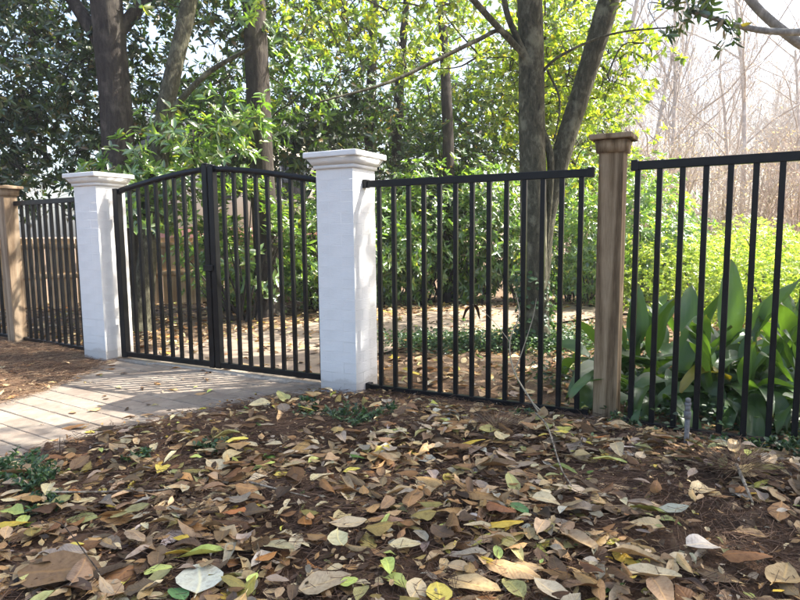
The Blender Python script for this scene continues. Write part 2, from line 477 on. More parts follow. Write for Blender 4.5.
def rosettes(tips, axes, k, L, W, g=rng, spread=(.1, .9)):
    """k leaves radiating from each twig tip"""
    n = len(tips)
    ax = unit(axes)
    ref = np.where(np.abs(ax[:, 2:3]) < .9, np.array([[0, 0, 1.0]]), np.array([[1.0, 0, 0]]))
    a = unit(np.cross(ax, ref)); b = np.cross(ax, a)
    ph = (np.arange(k)[None, :] * 2.4 + g.random((n, 1)) * 6.28 + g.normal(size=(n, k)) * .3)
    el = g.uniform(spread[0], spread[1], (n, k))
    rad = np.cos(ph)[..., None] * a[:, None] + np.sin(ph)[..., None] * b[:, None]
    D = rad * np.cos(el)[..., None] + ax[:, None] * np.sin(el)[..., None]
    D[..., 2] -= .22
    N = unit(ax[:, None] * np.cos(el)[..., None] - rad * np.sin(el)[..., None] + g.normal(size=(n, k, 3)) * .25)
    P = tips[:, None] - ax[:, None] * (g.random((n, k, 1)) * .5 * L)
    ls = g.uniform(.65, 1.15, n * k)
    return P.reshape(-1, 3), D.reshape(-1, 3), N.reshape(-1, 3), L * ls, W * ls * g.uniform(.85, 1.15, n * k)

# regions of the ground the sun reaches in the photograph (crowns are grown clear of the rays that reach them)
def in_poly(x, y, poly):
    c = np.zeros(np.shape(x), bool); n = len(poly)
    for i in range(n):
        x1, y1 = poly[i]; x2, y2 = poly[(i + 1) % n]
        if y1 == y2: continue
        m = ((y1 > y) != (y2 > y)) & (x < (x2 - x1) * (y - y1) / (y2 - y1) + x1)
        c ^= m
    return c
LIT = [([(-1.8, 8.4), (3.6, 8.6), (4.2, 10.6), (-1.8, 10.6)], .45), ([(-9, 8), (-2, 10), (-2, 12), (-9, 10)], .6), ([(-1.8, 8.4), (3.6, 8.6), (4.2, 10.6), (-1.8, 10.6)], .4),
       ([(-4.4, 2.7), (-2.3, 3.1), (-1.7, 3.75), (-1.0, 3.8), (-1.0, 4.6), (-1.3, 5.1), (-2.5, 5.25), (-4.4, 4.9)], 1.0),
       ([(-2.4, 6.2), (-.5, 5.6), (.5, 6.6), (3.6, 8.0), (5.2, 9.5), (5, 13), (-1.0, 10), (-2.6, 8)], .94),
       ([(1.8, 7.5), (3.5, 6.2), (12, 7), (16, 16), (3, 16)], .97)]
def sun_keep(C, g=rng):
    gx = C[:, 0] - S[0] / S[2] * C[:, 2]; gy = C[:, 1] - S[1] / S[2] * C[:, 2]
    keep = np.ones(len(C), bool)
    for poly, p in LIT:
        keep &= ~(in_poly(gx, gy, poly) & (g.random(len(C)) < p))
    return keep

# ---------------------------------------------------------------- terrain
def ss(a, b, x):
    t = np.clip((x - a) / (b - a), 0, 1); return t * t * (3 - 2 * t)
EDGE_NEAR = [(-4.2, .2), (-2.9, 2.1), (-2.05, 3.06), (-1.956, 3.163), (-1.769, 3.54), (-1.504, 3.768), (-1.15, 4.074), (-.723, 4.346), (-.56, 4.46)]
DRIVE = EDGE_NEAR + [(-.45, 4.62), (-2.62, 5.76), (-2.66, 5.5), (-2.60, 5.17), (-2.62, 4.65), (-2.67, 4.36), (-2.80, 4.05), (-3.4, 3.4), (-5.4, 1.6), (-6.0, .2)]
DR = np.array(DRIVE)
def drive_dist(x, y):
    """distance to the outline of the driveway, negative inside"""
    x = np.asarray(x, float); y = np.asarray(y, float); d = np.full(x.shape, 1e9)
    for i in range(len(DR)):
        a = DR[i]; b = DR[(i + 1) % len(DR)]; ab = b - a
        t = np.clip(((x - a[0]) * ab[0] + (y - a[1]) * ab[1]) / (ab @ ab), 0, 1)
        d = np.minimum(d, np.hypot(x - a[0] - t * ab[0], y - a[1] - t * ab[1]))
    return np.where(in_poly(x, y, DRIVE), -d, d)
MOUND = [(.35, 3.15, .55, .30, .045), (1.55, 2.75, .30, .18, .05), (-.35, 3.5, .5, .25, .02), (.1, 2.35, .7, .3, .03), (1.1, 2.2, .5, .3, .03), (-.9, 2.3, .5, .35, .025), (.75, 3.2, .2, .16, .03)]
def gh(x, y):
    x = np.asarray(x, float); y = np.asarray(y, float)
    d = drive_dist(x, y)
    z = np.where(d < 0, -.06, -.06 + .06 * ss(0, .035, d) + .02 * ss(.03, .5, d))
    und = .010 * np.sin(x * 5.1 + 1.3) * np.sin(y * 4.3 + .4) + .007 * np.sin(x * 11.3 + y * 7.7) + .004 * np.sin(x * 23 - y * 19)
    z += np.where(d > 0, und * ss(0, .3, d), 0)
    for mx_, my, sx, sy, h in MOUND:
        z += h * np.exp(-((x - mx_) / sx) ** 2 - ((y - my) / sy) ** 2) * ss(0, .3, d)
    lf_ = ((y - 4.33) + .5206 * (x + .15)) * .887
    near = ss(.0, .35, np.abs(lf_)); z = np.where((d > 0) & (z > 0) & (x > -.5), z * (.25 + .75 * near), z)
    z -= .12 * ss(8.5, 12, y)
    z -= .025 * ss(0, .25, (y - 4.27) + .5206 * x)      # the bed just behind the fence lies a little lower
    return z
def axis_pts(lo, hi, step, far):
    a = list(np.arange(lo, hi + 1e-6, step)); s_ = step
    r = [a[-1]]
    while r[-1] < far: s_ *= 1.18; r.append(r[-1] + s_)
    s_ = step; l = [a[0]]
    while l[-1] > -far: s_ *= 1.18; l.append(l[-1] - s_)
    return np.array(l[1:][::-1] + a + r[1:])
gx = axis_pts(-4.5, 3.6, .035, 500); gy = axis_pts(.6, 7.0, .035, 500)
X, Y = np.meshgrid(gx, gy)
Z = gh(X, Y)
nx, ny = len(gx), len(gy)
i = np.arange(ny - 1)[:, None] * nx; j = np.arange(nx - 1)[None, :]
F = np.stack([i + j, i + j + 1, i + nx + j + 1, i + nx + j], -1).reshape(-1, 4)
g_o = link("ground", np_mesh("ground", np.stack([X, Y, Z], -1).reshape(-1, 3), F, smooth=True), M['ground'])
tag(g_o, "brown earth and mulch under the fallen leaves", kind='structure')

# ---------------------------------------------------------------- driveway of single pavers, pale strip, path beyond
GA = R(-27.5)
gd = np.array([math.cos(GA), math.sin(GA)]); gn = np.array([-gd[1], gd[0]])   # along the fence line / away from the camera
drv = empty("driveway", (-2.2, 4.2, 0)); tag(drv, kind='structure')
mb = MB()
base_poly = [(p[0] + 2.2, p[1] - 4.2) for p in DRIVE]
bm = bmesh.new(); bm.faces.new([bm.verts.new((*p, -.028)) for p in base_poly]); bmesh.ops.triangulate(bm, faces=bm.faces)
me = bpy.data.meshes.new("joint_sand"); bm.to_mesh(me); bm.free()
for p_ in me.polygons:
    if p_.normal.z < 0: p_.flip()
link("joint_sand", me, M['joint'], drv)
PL, PW = .23, .150
pang = R(-33)
pd = np.array([math.cos(pang), math.sin(pang)]); pn = np.array([-pd[1], pd[0]])
pav = [bevel_box("paver", PL - .005, PW - .005, .05, .004) for _ in range(1)]
edge_mb = MB()
cnt = 0
for r_ in range(-34, 34):
    for c_ in range(-28, 28):
        s_ = (c_ + (.5 if r_ % 2 else 0)) * PL; t_ = r_ * PW
        c = np.array([-2.0, 4.2]) + pd * s_ + pn * t_
        dd = float(drive_dist(c[0], c[1]))
        if dd > .10: continue
        if (c[0] - (-2.606)) * gn[0] + (c[1] - 5.68) * gn[1] > -.06: continue
        if c[1] < 1.6 or c[0] < -4.4: continue
        z = random.uniform(-.002, .0015)
        if c[1] < 2.4:
            continue
        o = link("paver", pav[0], M['paver'], drv, (c[0] + 2.2, c[1] - 4.2, z - .025), (random.gauss(0, .004), random.gauss(0, .004), pang + random.gauss(0, .004)))
        cnt += 1
# the pavers nearer than that lie outside the picture: one mass
for r_ in range(-40, 34):
    for c_ in range(-32, 28):
        s_ = (c_ + (.5 if r_ % 2 else 0)) * PL; t_ = r_ * PW
        c = np.array([-2.0, 4.2]) + pd * s_ + pn * t_
        if c[1] >= 2.4 or float(drive_dist(c[0], c[1])) > 0: continue
        q = [(c + pd * a * (PL / 2 - .004) + pn * b * (PW / 2 - .004)) - np.array([-2.2, 4.2]) for a, b in ((-1, -1), (1, -1), (1, 1), (-1, 1))]
        V = [(*p_, z_) for z_ in (-.05, 0) for p_ in q]
        edge_mb.add(V, [(4, 5, 6, 7), (0, 1, 5, 4), (1, 2, 6, 5), (2, 3, 7, 6), (3, 0, 4, 7)])
tag(edge_mb.build("paver_mass", M['paver'], drv), kind='stuff')
# pale slab added to draw the bright band under the gate
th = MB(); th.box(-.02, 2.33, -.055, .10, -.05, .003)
o = th.build("gate_strip", M['gate_strip_mat'], None, loc=(-2.606, 5.68, 0), rot=(0, 0, GA)); tag(o, "pale strip under the double gate", kind='structure')
# path behind the gate, curving to the right
pc = spline([(-1.52, 5.26), (-1.08, 6.15), (-.2, 7.2), (1.5, 8.25), (3.6, 9.2), (6, 10.0)], 14)
tn = np.gradient(pc, axis=0); tn /= np.linalg.norm(tn, axis=1)[:, None]; nn = np.stack([-tn[:, 1], tn[:, 0]], 1)
wv = np.linspace(1.12, .55, len(pc))
Lf = pc + nn * (wv + .06 * np.sin(np.arange(len(pc)) * .9))[:, None]; Rt = pc - nn * (wv + .06 * np.cos(np.arange(len(pc)) * .7))[:, None]
V = np.concatenate([np.c_[Lf, gh(Lf[:, 0], Lf[:, 1])], np.c_[Rt, gh(Rt[:, 0], Rt[:, 1])]]); V[:, 2] += .030
k = len(pc); F = np.array([(a, a + k, a + k + 1, a + 1) for a in range(k - 1)])
# keep the first row behind the pale strip
o = link("path", np_mesh("path", V, F), M['path']); tag(o, "pale path curving right behind the gate", kind='structure')

# ---------------------------------------------------------------- pillars
def pillar(corner, label):
    c = np.array(corner) - gd * .15 + gn * .15
    root = empty("brick_pillar", (c[0], c[1], 0), GA); tag(root, label, 'pillar', 'white painted gate pillars')
    m = MB(); m.box(-.1491, .1491, -.1491, .1491, -.12, 1.575); m.build("core", M['paint'], root)
    H = 1.575 / 21
    for k in range(-1, 21):
        for q in range(4):
            s_ = .05 if k % 2 else -.05
            a = q * PI / 2
            x, y = s_, -.1002
            X_ = x * math.cos(a) - y * math.sin(a); Y_ = x * math.sin(a) + y * math.cos(a)
            j1, j2 = random.gauss(0, .0006), random.gauss(0, .0006)
            link("brick", BR, M['paint'], root, (X_ * (1 + j1 * 4), Y_ * (1 + j2 * 4), H * (k + .5)), (0, 0, a + random.gauss(0, .003)))
    m = MB(); m.box(-.163, .163, -.163, .163, 1.576, 1.602); m.build("neck_moulding", M['paint'], root)
    m = MB(); m.frustum(.168, 1.602, .196, 1.648); m.build("cove_moulding", M['paint'], root)
    me = bevel_box("cap_slab", .43, .43, .04, .008, 2); link("cap_slab", me, M['paint'], root, (0, 0, 1.669))
    m = MB(); m.frustum(.205, 1.6885, .12, 1.70); m.build("cap_crown", M['paint'], root)
    return root
BR = bevel_box("brick", .1994, .0996, .0738, .0011)
BR.materials.append(M['paint'])
pillar((-.311, 4.249), "nearer white painted brick pillar, right of the double gate")
pillar((-2.675, 5.55), "farther white painted brick pillar, left of the double gate")

# ---------------------------------------------------------------- iron fence panels and gate leaves
PK = bevel_box("picket", .029, .029, 1.0, .003); PK.materials.append(M['metal'])
def picket(root, s, z0, z1, y=0.0):
    link("picket", PK, M['metal'], root, (s, y, (z0 + z1) / 2), (0, 0, random.gauss(0, .01)), (1, 1, z1 - z0))
def rail(name, root, s0, s1, z0, z1, w=.038):
    me = bevel_box(name, s1 - s0, w, z1 - z0, .003)
    link(name, me, M['metal'], root, ((s0 + s1) / 2, 0, (z0 + z1) / 2))
def panel(label, A, ang, s0, s1, ps, zt=1.495, zb=.022, br=(True, True)):
    root = empty("iron_fence_panel", (A[0], A[1], 0), ang); tag(root, label, 'fence panel', 'black iron fence panels')
    rail("top_rail", root, s0, s1, zt - .047, zt)
    rail("bottom_rail", root, s0, s1, zb, zb + .034)
    for s in ps: picket(root, s, zb + .03, zt - .038)
    for b, s in zip(br, (s0, s1)):
        if b:
            me = bevel_box("bracket", .035, .056, .058, .003)
            link("bracket", me, M['metal'], root, (s + (.0175 if s == s0 else -.0175), 0, zt - .021))
            me = bevel_box("bracket", .035, .056, .052, .003)
            link("bracket", me, M['metal'], root, (s + (.0175 if s == s0 else -.0175), 0, zb + .017))
    return root
panel("black iron fence panel between the nearer white pillar and the weathered wood post", (-.242, 4.382), R(-27.5), .0, 1.553,
      [.118 + .1138 * k for k in range(13)])
panel("black iron fence panel right of the weathered wood post, nearest section", (1.30, 3.52), R(-32), .0, 1.9,
      [.035 + .1145 * k for k in range(16)], 1.515, .012)
# left side, running back from the far pillar to the tan post
LA = np.array([-2.90, 5.86]); LB = np.array([-4.10, 6.64])
la = math.atan2(LB[1] - LA[1], LB[0] - LA[0]); ll = float(np.linalg.norm(LB - LA))
panel("black iron fence panel between the farther white pillar and the tan wood post", LA, la, .0, ll,
      [.10 + .1138 * k for k in range(int((ll - .08) / .1138))], 1.50)
LC = LB + np.array([-.155, .10])
panel("black iron fence panel left of the tan wood post at the picture edge", LC, la, .0, 1.8,
      [.08 + .1138 * k for k in range(15)], 1.50)

TOP = [(.03, 1.525), (.1, 1.538), (.168, 1.56), (.388, 1.596), (.637, 1.635), (.875, 1.662), (1.10, 1.681), (1.22, 1.684), (1.34, 1.676), (1.63, 1.648), (1.92, 1.604), (2.27, 1.545), (2.4, 1.52)]
def ztop(s): return float(np.interp(s, [t[0] for t in TOP], [t[1] for t in TOP]))
def gate_leaf(label, s0, s1, ps, hinge, meet, hz, mz):
    G = np.array([-2.606, 5.68])
    root = empty("gate_leaf", (G[0] + gd[0] * hinge, G[1] + gd[1] * hinge, 0), GA); tag(root, label, 'gate', 'two leaves of the black iron double gate')
    off = -hinge
    xs = np.linspace(s0, s1, 18); m = MB()
    V = []
    for x in xs:
        z = ztop(x)
        V += [(x + off, -.019, z - .044), (x + off, .019, z - .044), (x + off, .019, z), (x + off, -.019, z)]
    Fq = [(a * 4 + b, a * 4 + (b + 1) % 4, a * 4 + 4 + (b + 1) % 4, a * 4 + 4 + b) for a in range(17) for b in range(4)] + [(3, 2, 1, 0), (68, 69, 70, 71)]
    m.add(V, Fq); m.build("arched_top_rail", M['metal'], root)
    me = bevel_box("bottom_rail", s1 - s0, .038, .044, .003); link("bottom_rail", me, M['metal'], root, ((s0 + s1) / 2 + off, 0, .047))
    for s in ps: picket(root, s + off, .065, ztop(s) - .04)
    wh = .064 if hz > 1.5 and hinge < 1 else .045
    me = bevel_box("hinge_stile", wh, .058, hz - .02, .004); link("hinge_stile", me, M['metal'], root, (hinge + off, 0, (hz + .02) / 2))
    me = bevel_box("meeting_stile", .056, .056, mz - .02, .004); link("meeting_stile", me, M['metal'], root, (meet + off, 0, (mz + .02) / 2))
    m = MB(); m.frustum(.030, mz, .012, mz + .014)
    m.build("stile_cap", M['metal'], root, loc=(meet + off, 0, 0))
    for z in (.32, 1.28):
        me = bevel_box("hinge", .05, .03, .07, .006, 2); link("hinge", me, M['metal'], root, (hinge + off - (.04 if hinge < 1 else -.035), .01, z))
    return root
lf = gate_leaf("left leaf of the arched black iron gate, by the farther pillar", .095, 1.15, [.245 + .1105 * k for k in range(8)], .085, 1.165, 1.55, 1.70)
rt = gate_leaf("right leaf of the arched black iron gate, by the nearer pillar", 1.25, 2.28, [1.345 + .112 * k for k in range(8)], 2.285, 1.232, 1.535, 1.685)
me = bevel_box("latch", .10, .02, .05, .004); link("latch", me, M['metal'], lf, (1.165 - .085 + .02, -.042, .86))

# ---------------------------------------------------------------- wood posts
def wood_post(corner, ang, mat, h, label, w=.138):
    d = np.array([math.cos(ang), math.sin(ang)]); n = np.array([-d[1], d[0]])
    c = np.array(corner) + d * w / 2 + n * w / 2
    root = empty("wood_post", (c[0], c[1], 0), ang); tag(root, label, 'post', 'square wooden fence posts')
    me = bevel_box("shaft", w, w, h + .12, .006, 2); link("shaft", me, mat, root, (0, 0, (h - .12) / 2))
    m = MB(); m.frustum(w / 2 + .012, h - .072, w / 2 + .020, h - .001); m.build("moulding", mat, root)
    me = bevel_box("cap", w + .098, w + .098, .030, .006, 2); link("cap", me, mat, root, (0, 0, h + .0155))
    m = MB(); m.frustum(w / 2 + .040, h + .0295, .012, h + .045); m.build("cap_crown", mat, root)
    return root
wood_post((1.160, 3.665), R(-29), M['post'], 1.655, "weathered grey brown square wood post with a flat cap, right of centre")
wood_post((-4.215, 6.58), la + PI, M['post_tan'], 1.625, "tan square wood post at the left picture edge")

# ---------------------------------------------------------------- cedar board fence far behind
root = empty("board_fence", (-4, 11.1, 0), R(20)); tag(root, "tan cedar board fence far behind the gate", 'fence')
for z in (.42, .92):
    m = MB(); m.box(-5.1, 4.2, -.05, -.012, z, z + .085); m.build("rail", M['cedar'], root)
PLK = [bevel_box("board", .134, .018, 1.0, .002) for _ in range(2)]
x = -5.0; k = 0
while x < 4.1:
    h = 1.10 + random.uniform(-.012, .012)
    link("board", PLK[k % 2], M['cedar'], root, (x + random.gauss(0, .002), random.gauss(0, .002), h / 2 - .17 + .035), (random.gauss(0, .004), random.gauss(0, .006), 0), (1, 1, h + .25))
    x += .151; k += 1

# ---------------------------------------------------------------- house glimpsed through the trees
hs = empty("house", (-6.6, 23, -.12)); tag(hs, "cream house with red brick base glimpsed through the trees behind the gate", 'house')
m = MB(); m.box(-4.2, 4.2, 0, 6, 1.5, 4.4); m.build("upper_wall", M['cream'], hs)
m = MB(); m.box(-4.2, 4.2, -.03, 6, 0, 1.5); m.build("brick_base", M['redbrick'], hs)
m = MB(); V = [(-4.7, -.5, 4.4), (4.7, -.5, 4.4), (4.7, 6.5, 4.4), (-4.7, 6.5, 4.4), (-4.7, 3, 6), (4.7, 3, 6)]
m.add(V, [(0, 1, 5, 4), (2, 3, 4, 5), (0, 3, 2, 1)], [(1, 2, 5), (3, 0, 4)]); m.build("roof", M['roof'], hs)
for x in (-2.8, 0, 2.8):
    m = MB(); m.box(x - .55, x + .55, -.05, .0, 2.4, 4.0); w_ = m.build("window", M['paint'], hs)
    m = MB(); m.box(x - .47, x + .47, -.06, -.051, 2.48, 3.92); m.build("pane", M['glass'], w_)

# ---------------------------------------------------------------- trees
def tree_root(name, base, label, cat='tree', group=None):
    r = empty(name, base); tag(r, label, cat, group); return r
def rel(P, base): return np.asarray(P, float) - np.asarray(base, float)

def grow_crown(root, base, clumps, supports, leafmat, tips_per, sigma, k, L, W, g, barkmat=None, nb=.8, name='crown', updir=.5, r0=.012, spread=(.1, .9), limbs=True):
    """clumps (n,3) of twigs; every clump is reached by a limb from the nearest support point"""
    C = clumps
    n = len(C)
    tips = (C[:, None] + g.normal(size=(n, tips_per, 3)) * np.array(sigma)).reshape(-1, 3)
    cen = np.repeat(C, tips_per, 0)
    ax = unit(unit(tips - cen) + np.array([0, 0, updir]) + g.normal(size=tips.shape) * .3)
    P, D, N, Ls, Ws = rosettes(tips, ax, k, L, W, g, spread)
    link(name, foliage_mesh(name, P - base, D, N, Ls, Ws, g), leafmat, root)
    if limbs:
        m = MB(); sup = np.asarray(supports, float)
        d0 = np.array([np.min(np.linalg.norm(sup - c, axis=1)) for c in C])
        for c in C[np.argsort(d0)]:
            dd_ = np.linalg.norm(sup - c, axis=1) + np.maximum(0, sup[:, 2] - c[2]) * .8
            s_ = sup[np.argmin(dd_)]; sup = np.vstack([sup, c])
            mid = (s_ + c) / 2 + g.normal(size=3) * .12 * np.linalg.norm(c - s_) ** .5 + np.array([0, 0, .08])
            dist = np.linalg.norm(c - s_)
            m.tube(spline([s_, mid, c], 4) - base, np.linspace(r0 * (.7 + min(dist, 2.5) * .5), r0 * .35, 9), 5, cap=False)
        for t, c in zip(tips[::2], cen[::2]):
            m.tube(np.array([c, (c + t) / 2 + g.normal(size=3) * .03, t]) - base, [r0 * .35, r0 * .25, r0 * .18], 3, cap=False)
        m.build("branches", barkmat, root, smooth=True)
def ellip(g, n, c, r, shell=.0):
    d = unit(g.normal(size=(n, 3))); q = (shell + (1 - shell) * g.random((n, 1)) ** (1 / 3)) 
    return np.asarray(c) + d * q * np.asarray(r)
def trunk_mesh(m, pts, r, n=14, lump=.10, seed=1, base=(0, 0, 0), flare=True, sub=7):
    P = spline(pts, sub); k = len(P)
    rad = np.interp(np.linspace(0, 1, k), np.linspace(0, 1, len(r)), r)
    if flare: rad = rad * (1 + .55 * np.exp(-(P[:, 2] - P[0, 2]) / .14))
    m.tube(P - np.asarray(base), rad, n, lump, seed, cap=False)
    return P

def big_tree(base, label, trunks, leafmat, barkmat, clumps, tips_per, sigma, k, L, W, seed, updir=.5, r0=.012, extra_support=None, name='evergreen_tree', spread=(.1, .9), hang=None):
    g = np.random.default_rng(seed); base = np.array(base, float)
    root = tree_root(name, base, label)
    m = MB(); sup = []
    for q, (pts, r) in enumerate(trunks):
        P = trunk_mesh(m, pts, r, 16 if max(r) > .08 else 8, .12 if max(r) > .05 else .06, seed + q * 2.3, base, flare=(q == 0 or pts[0][2] < .1))
        sup.append(P[P[:, 2] > 1.2])
    m.build("trunk", barkmat, root, smooth=True)
    sup = np.concatenate(sup) if extra_support is None else np.concatenate(sup + [np.asarray(extra_support, float)])
    C = np.concatenate([ellip(g, *c) for c in clumps])
    C = C[sun_keep(C, g) | (C[:, 2] < 3.4)]
    if hang is not None:
        grow_crown(root, base, np.array(hang), sup[sup[:, 0] < 2.9], leafmat, 5, (.10, .06, .05), 5, .11, .036, g, barkmat, name='hanging_leaves', r0=.008)
    grow_crown(root, base, C, sup, leafmat, tips_per, sigma, k, L, W, g, barkmat, updir=updir, r0=r0, spread=spread)
    return root

# left: large dark trunk with an evergreen crown
big_tree((-3.75, 8.3, 0), "large dark evergreen tree with the thickest trunk, behind the farther pillar",
         [([(-3.72, 8.3, -.1), (-3.70, 8.3, 1.2), (-3.68, 8.3, 2.9), (-3.75, 8.35, 5.5), (-3.6, 8.5, 8)], [.22, .21, .20, .19, .14]),
          ([(-3.7, 8.3, 3.4), (-4.6, 8.6, 4.6), (-5.8, 8.8, 5.2)], [.10, .07, .03]), ([(-3.7, 8.3, 3.6), (-2.9, 8.7, 4.8), (-2.3, 8.9, 5.6)], [.09, .06, .03])],
         M['magnolia'], M['bark_dark'],
         [(105, (-6.3, 9.0, 3.7), (1.9, 1.2, 1.7)), (105, (-4.9, 9.4, 4.0), (1.7, 1.0, 1.8)), (80, (-3.2, 9.3, 4.0), (1.5, .9, 1.7)), (80, (-5.6, 9.6, 2.35), (1.9, .8, .8)), (50, (-4, 8.5, 6.6), (3, 2.2, 1.4))],
         11, (.26, .24, .20), 7, .115, .046, 11)
# leaning trunk behind the gate
big_tree((-3.1, 7.3, 0), "leaning dark tree trunk rising right behind the left gate leaf",
         [([(-3.12, 7.3, -.1), (-3.0, 7.4, .9), (-2.86, 7.5, 1.9), (-2.76, 7.6, 2.7), (-2.49, 7.8, 3.95), (-2.2, 8.0, 5.6)], [.12, .11, .105, .10, .095, .08]),
          ([(-2.8, 7.6, 2.5), (-2.3, 7.6, 3.0), (-1.7, 7.5, 3.3)], [.05, .035, .02])],
         M['laurel'], M['bark_mid'],
         [(26, (-2.1, 9.2, 3.3), (1.0, .6, .9)), (26, (-3.0, 7.5, 1.75), (.55, .45, .42)), (26, (-2.2, 8.0, 4.9), (1.6, 1.2, 1.0)), (16, (-2.5, 8.0, 2.3), (.9, .5, .5))],
         9, (.2, .2, .16), 8, .14, .045, 12, updir=.7)
# third trunk
big_tree((-1.84, 8.6, 0), "straight dark tree trunk behind the right gate leaf",
         [([(-1.84, 8.6, -.1), (-1.85, 8.6, 1.5), (-1.88, 8.6, 3.0), (-1.95, 8.8, 6), (-1.9, 9, 8)], [.175, .17, .16, .13, .1])],
         M['magnolia'], M['bark_dark'],
         [(90, (-1.9, 10.4, 4.3), (1.9, 1.1, 1.6)), (60, (-2.7, 10.4, 2.7), (1.3, .8, .9)), (75, (-1.2, 10.6, 2.9), (1.5, .8, 1.2))],
         11, (.28, .26, .22), 7, .115, .046, 13)
# central twin trunks
tp = lambda *a: [tuple(v) for v in a]
big_tree((1.33, 6.05, 0), "tall grey tree right of centre with one straight and one slanting trunk",
         [([(1.33, 6.05, -.1), (1.31, 6.05, .6), (1.29, 6.05, 1.5), (1.27, 6.08, 2.4), (1.24, 6.1, 3.4), (1.15, 6.2, 5.2), (1.1, 6.2, 7)], [.135, .13, .125, .12, .115, .10, .06]),
          ([(1.40, 6.18, -.1), (1.42, 6.2, .6), (1.46, 6.2, 1.25), (1.60, 6.2, 1.88), (1.81, 6.2, 2.59), (2.05, 6.2, 3.4), (2.5, 6.3, 5.0), (2.9, 6.4, 6.4)], [.085, .08, .085, .095, .1, .1, .085, .05]),
          ([(1.44, 6.15, .9), (1.47, 6.1, 1.78), (1.36, 6.08, 2.16), (1.26, 6.0, 2.64), (1.15, 6.0, 2.80), (.66, 5.8, 3.22), (.2, 5.6, 3.7)], [.03, .036, .034, .033, .032, .03, .02]),
          ([(1.26, 6.0, 2.64), (1.1, 6.0, 2.95), (.99, 6, 3.26), (.9, 5.9, 3.9)], [.03, .03, .028, .02]),
          ([(1.18, 6, 2.78), (.98, 6, 2.99), (.72, 5.8, 2.85), (.28, 5.6, 2.60), (-.10, 5.45, 2.40), (-.64, 5.2, 2.2)], [.022, .02, .02, .018, .014, .008]),
          ([(1.30, 6.05, 2.55), (1.5, 6.0, 2.75), (1.95, 5.9, 2.92), (2.5, 5.8, 2.95)], [.014, .014, .010, .006]),
          ([(1.42, 6.08, 2.65), (1.52, 6.0, 2.35), (1.48, 6.0, 2.0)], [.012, .010, .005])],
         M['bright'], M['bark_mid'],
         [(34, (1.6, 7.6, 2.8), (.5, .5, 1.0)), (60, (2.2, 7.4, 3.3), (.8, .7, .8)), (80, (.6, 7.6, 3.7), (1.9, .9, .7)), (26, (2.2, 8.2, 2.5), (.6, .5, .8)), (150, (2.6, 5.9, 6.2), (3.0, 2.2, 1.3)), (60, (.3, 6.3, 5.6), (2.2, 1.8, 1.2))],
         9, (.2, .2, .16), 7, .085, .036, 14, updir=.4)
# row of further evergreens filling the centre
big_tree((.1, 11.2, -.1), "slender evergreen tree behind the nearer white pillar",
         [([(-.45, 11.2, -.2), (-.48, 11.2, 1.5), (-.5, 11.3, 2.8), (-.4, 11.3, 5), (-.2, 11.4, 7)], [.11, .11, .10, .08, .05]),
          ([(-.1, 11.5, -.2), (-.05, 11.5, 2.0), (.0, 11.5, 3.4), (.2, 11.5, 5.6)], [.10, .10, .09, .05])],
         M['laurel'], M['bark_dark'],
         [(80, (-.3, 12.2, 4.1), (2.2, .9, 1.9)), (96, (.7, 12.2, 3.1), (2.1, .7, 1.5)), (40, (-.6, 11, 5.6), (2.5, 1.4, 1.0))],
         11, (.28, .26, .22), 7, .11, .045, 15)
big_tree((1.0, 10.6, -.1), "sunlit evergreen tree with yellow green leaves behind the tall grey tree",
         [([(.85, 10.6, -.2), (.84, 10.6, 1.6), (.82, 10.6, 3), (.7, 10.7, 5.5)], [.10, .10, .09, .06])],
         M['bright'], M['bark_dark'],
         [(120, (1.6, 11.9, 3.9), (2.1, .9, 1.8)), (110, (3.1, 11.8, 4.2), (1.3, .9, 1.8)), (70, (3.4, 11.6, 2.5), (1.1, .7, 1.2)), (40, (1.6, 10.6, 5.4), (2.6, 1.3, 1.0))],
         11, (.26, .24, .2), 7, .105, .042, 16)
# magnolia beside the camera on the right: out of frame but for its lowest branches; it sheds the leaves and the shade
mg = big_tree((5.6, 3.2, 0), "magnolia branches with dark leaves hanging in from the upper right",
         [([(5.6, 3.2, -.1), (5.6, 3.2, 2), (5.5, 3.3, 4), (5.3, 3.4, 7.5)], [.22, .2, .17, .08]),
          ([(5.55, 3.25, 2.2), (4.6, 4.3, 2.75), (3.7, 5.0, 2.70), (3.0, 5.2, 2.72), (2.35, 5.2, 2.88)], [.07, .05, .035, .026, .018]),
          ([(5.55, 3.3, 2.4), (4.6, 4.7, 2.55), (3.9, 5.3, 2.56), (3.48, 5.4, 2.64), (3.2, 5.4, 2.80), (2.9, 5.4, 3.08), (2.7, 5.4, 3.45)], [.06, .055, .045, .038, .03])],
         M['magnolia'], M['bark_grey'],
         [(250, (5.0, 4.1, 6.0), (3.7, 2.5, 1.0)), (120, (6.0, 4.6, 7.0), (3.8, 3.0, 1.2)), (80, (3.2, 2.6, 5.4), (2.8, 1.8, .8)), (70, (2.4, 2.7, 5.0), (1.8, 1.2, .5))],
         9, (.22, .22, .14), 7, .15, .06, 17, hang=[(2.62, 5.2, 2.80), (1.6, 5.4, 3.15), (2.1, 5.2, 2.75), (2.40, 5.2, 2.86), (2.20, 5.22, 2.93), (2.0, 5.25, 3.02), (2.5, 5.25, 2.98), (1.8, 5.3, 3.12), (2.3, 5.2, 3.1), (2.7, 5.2, 2.68)])

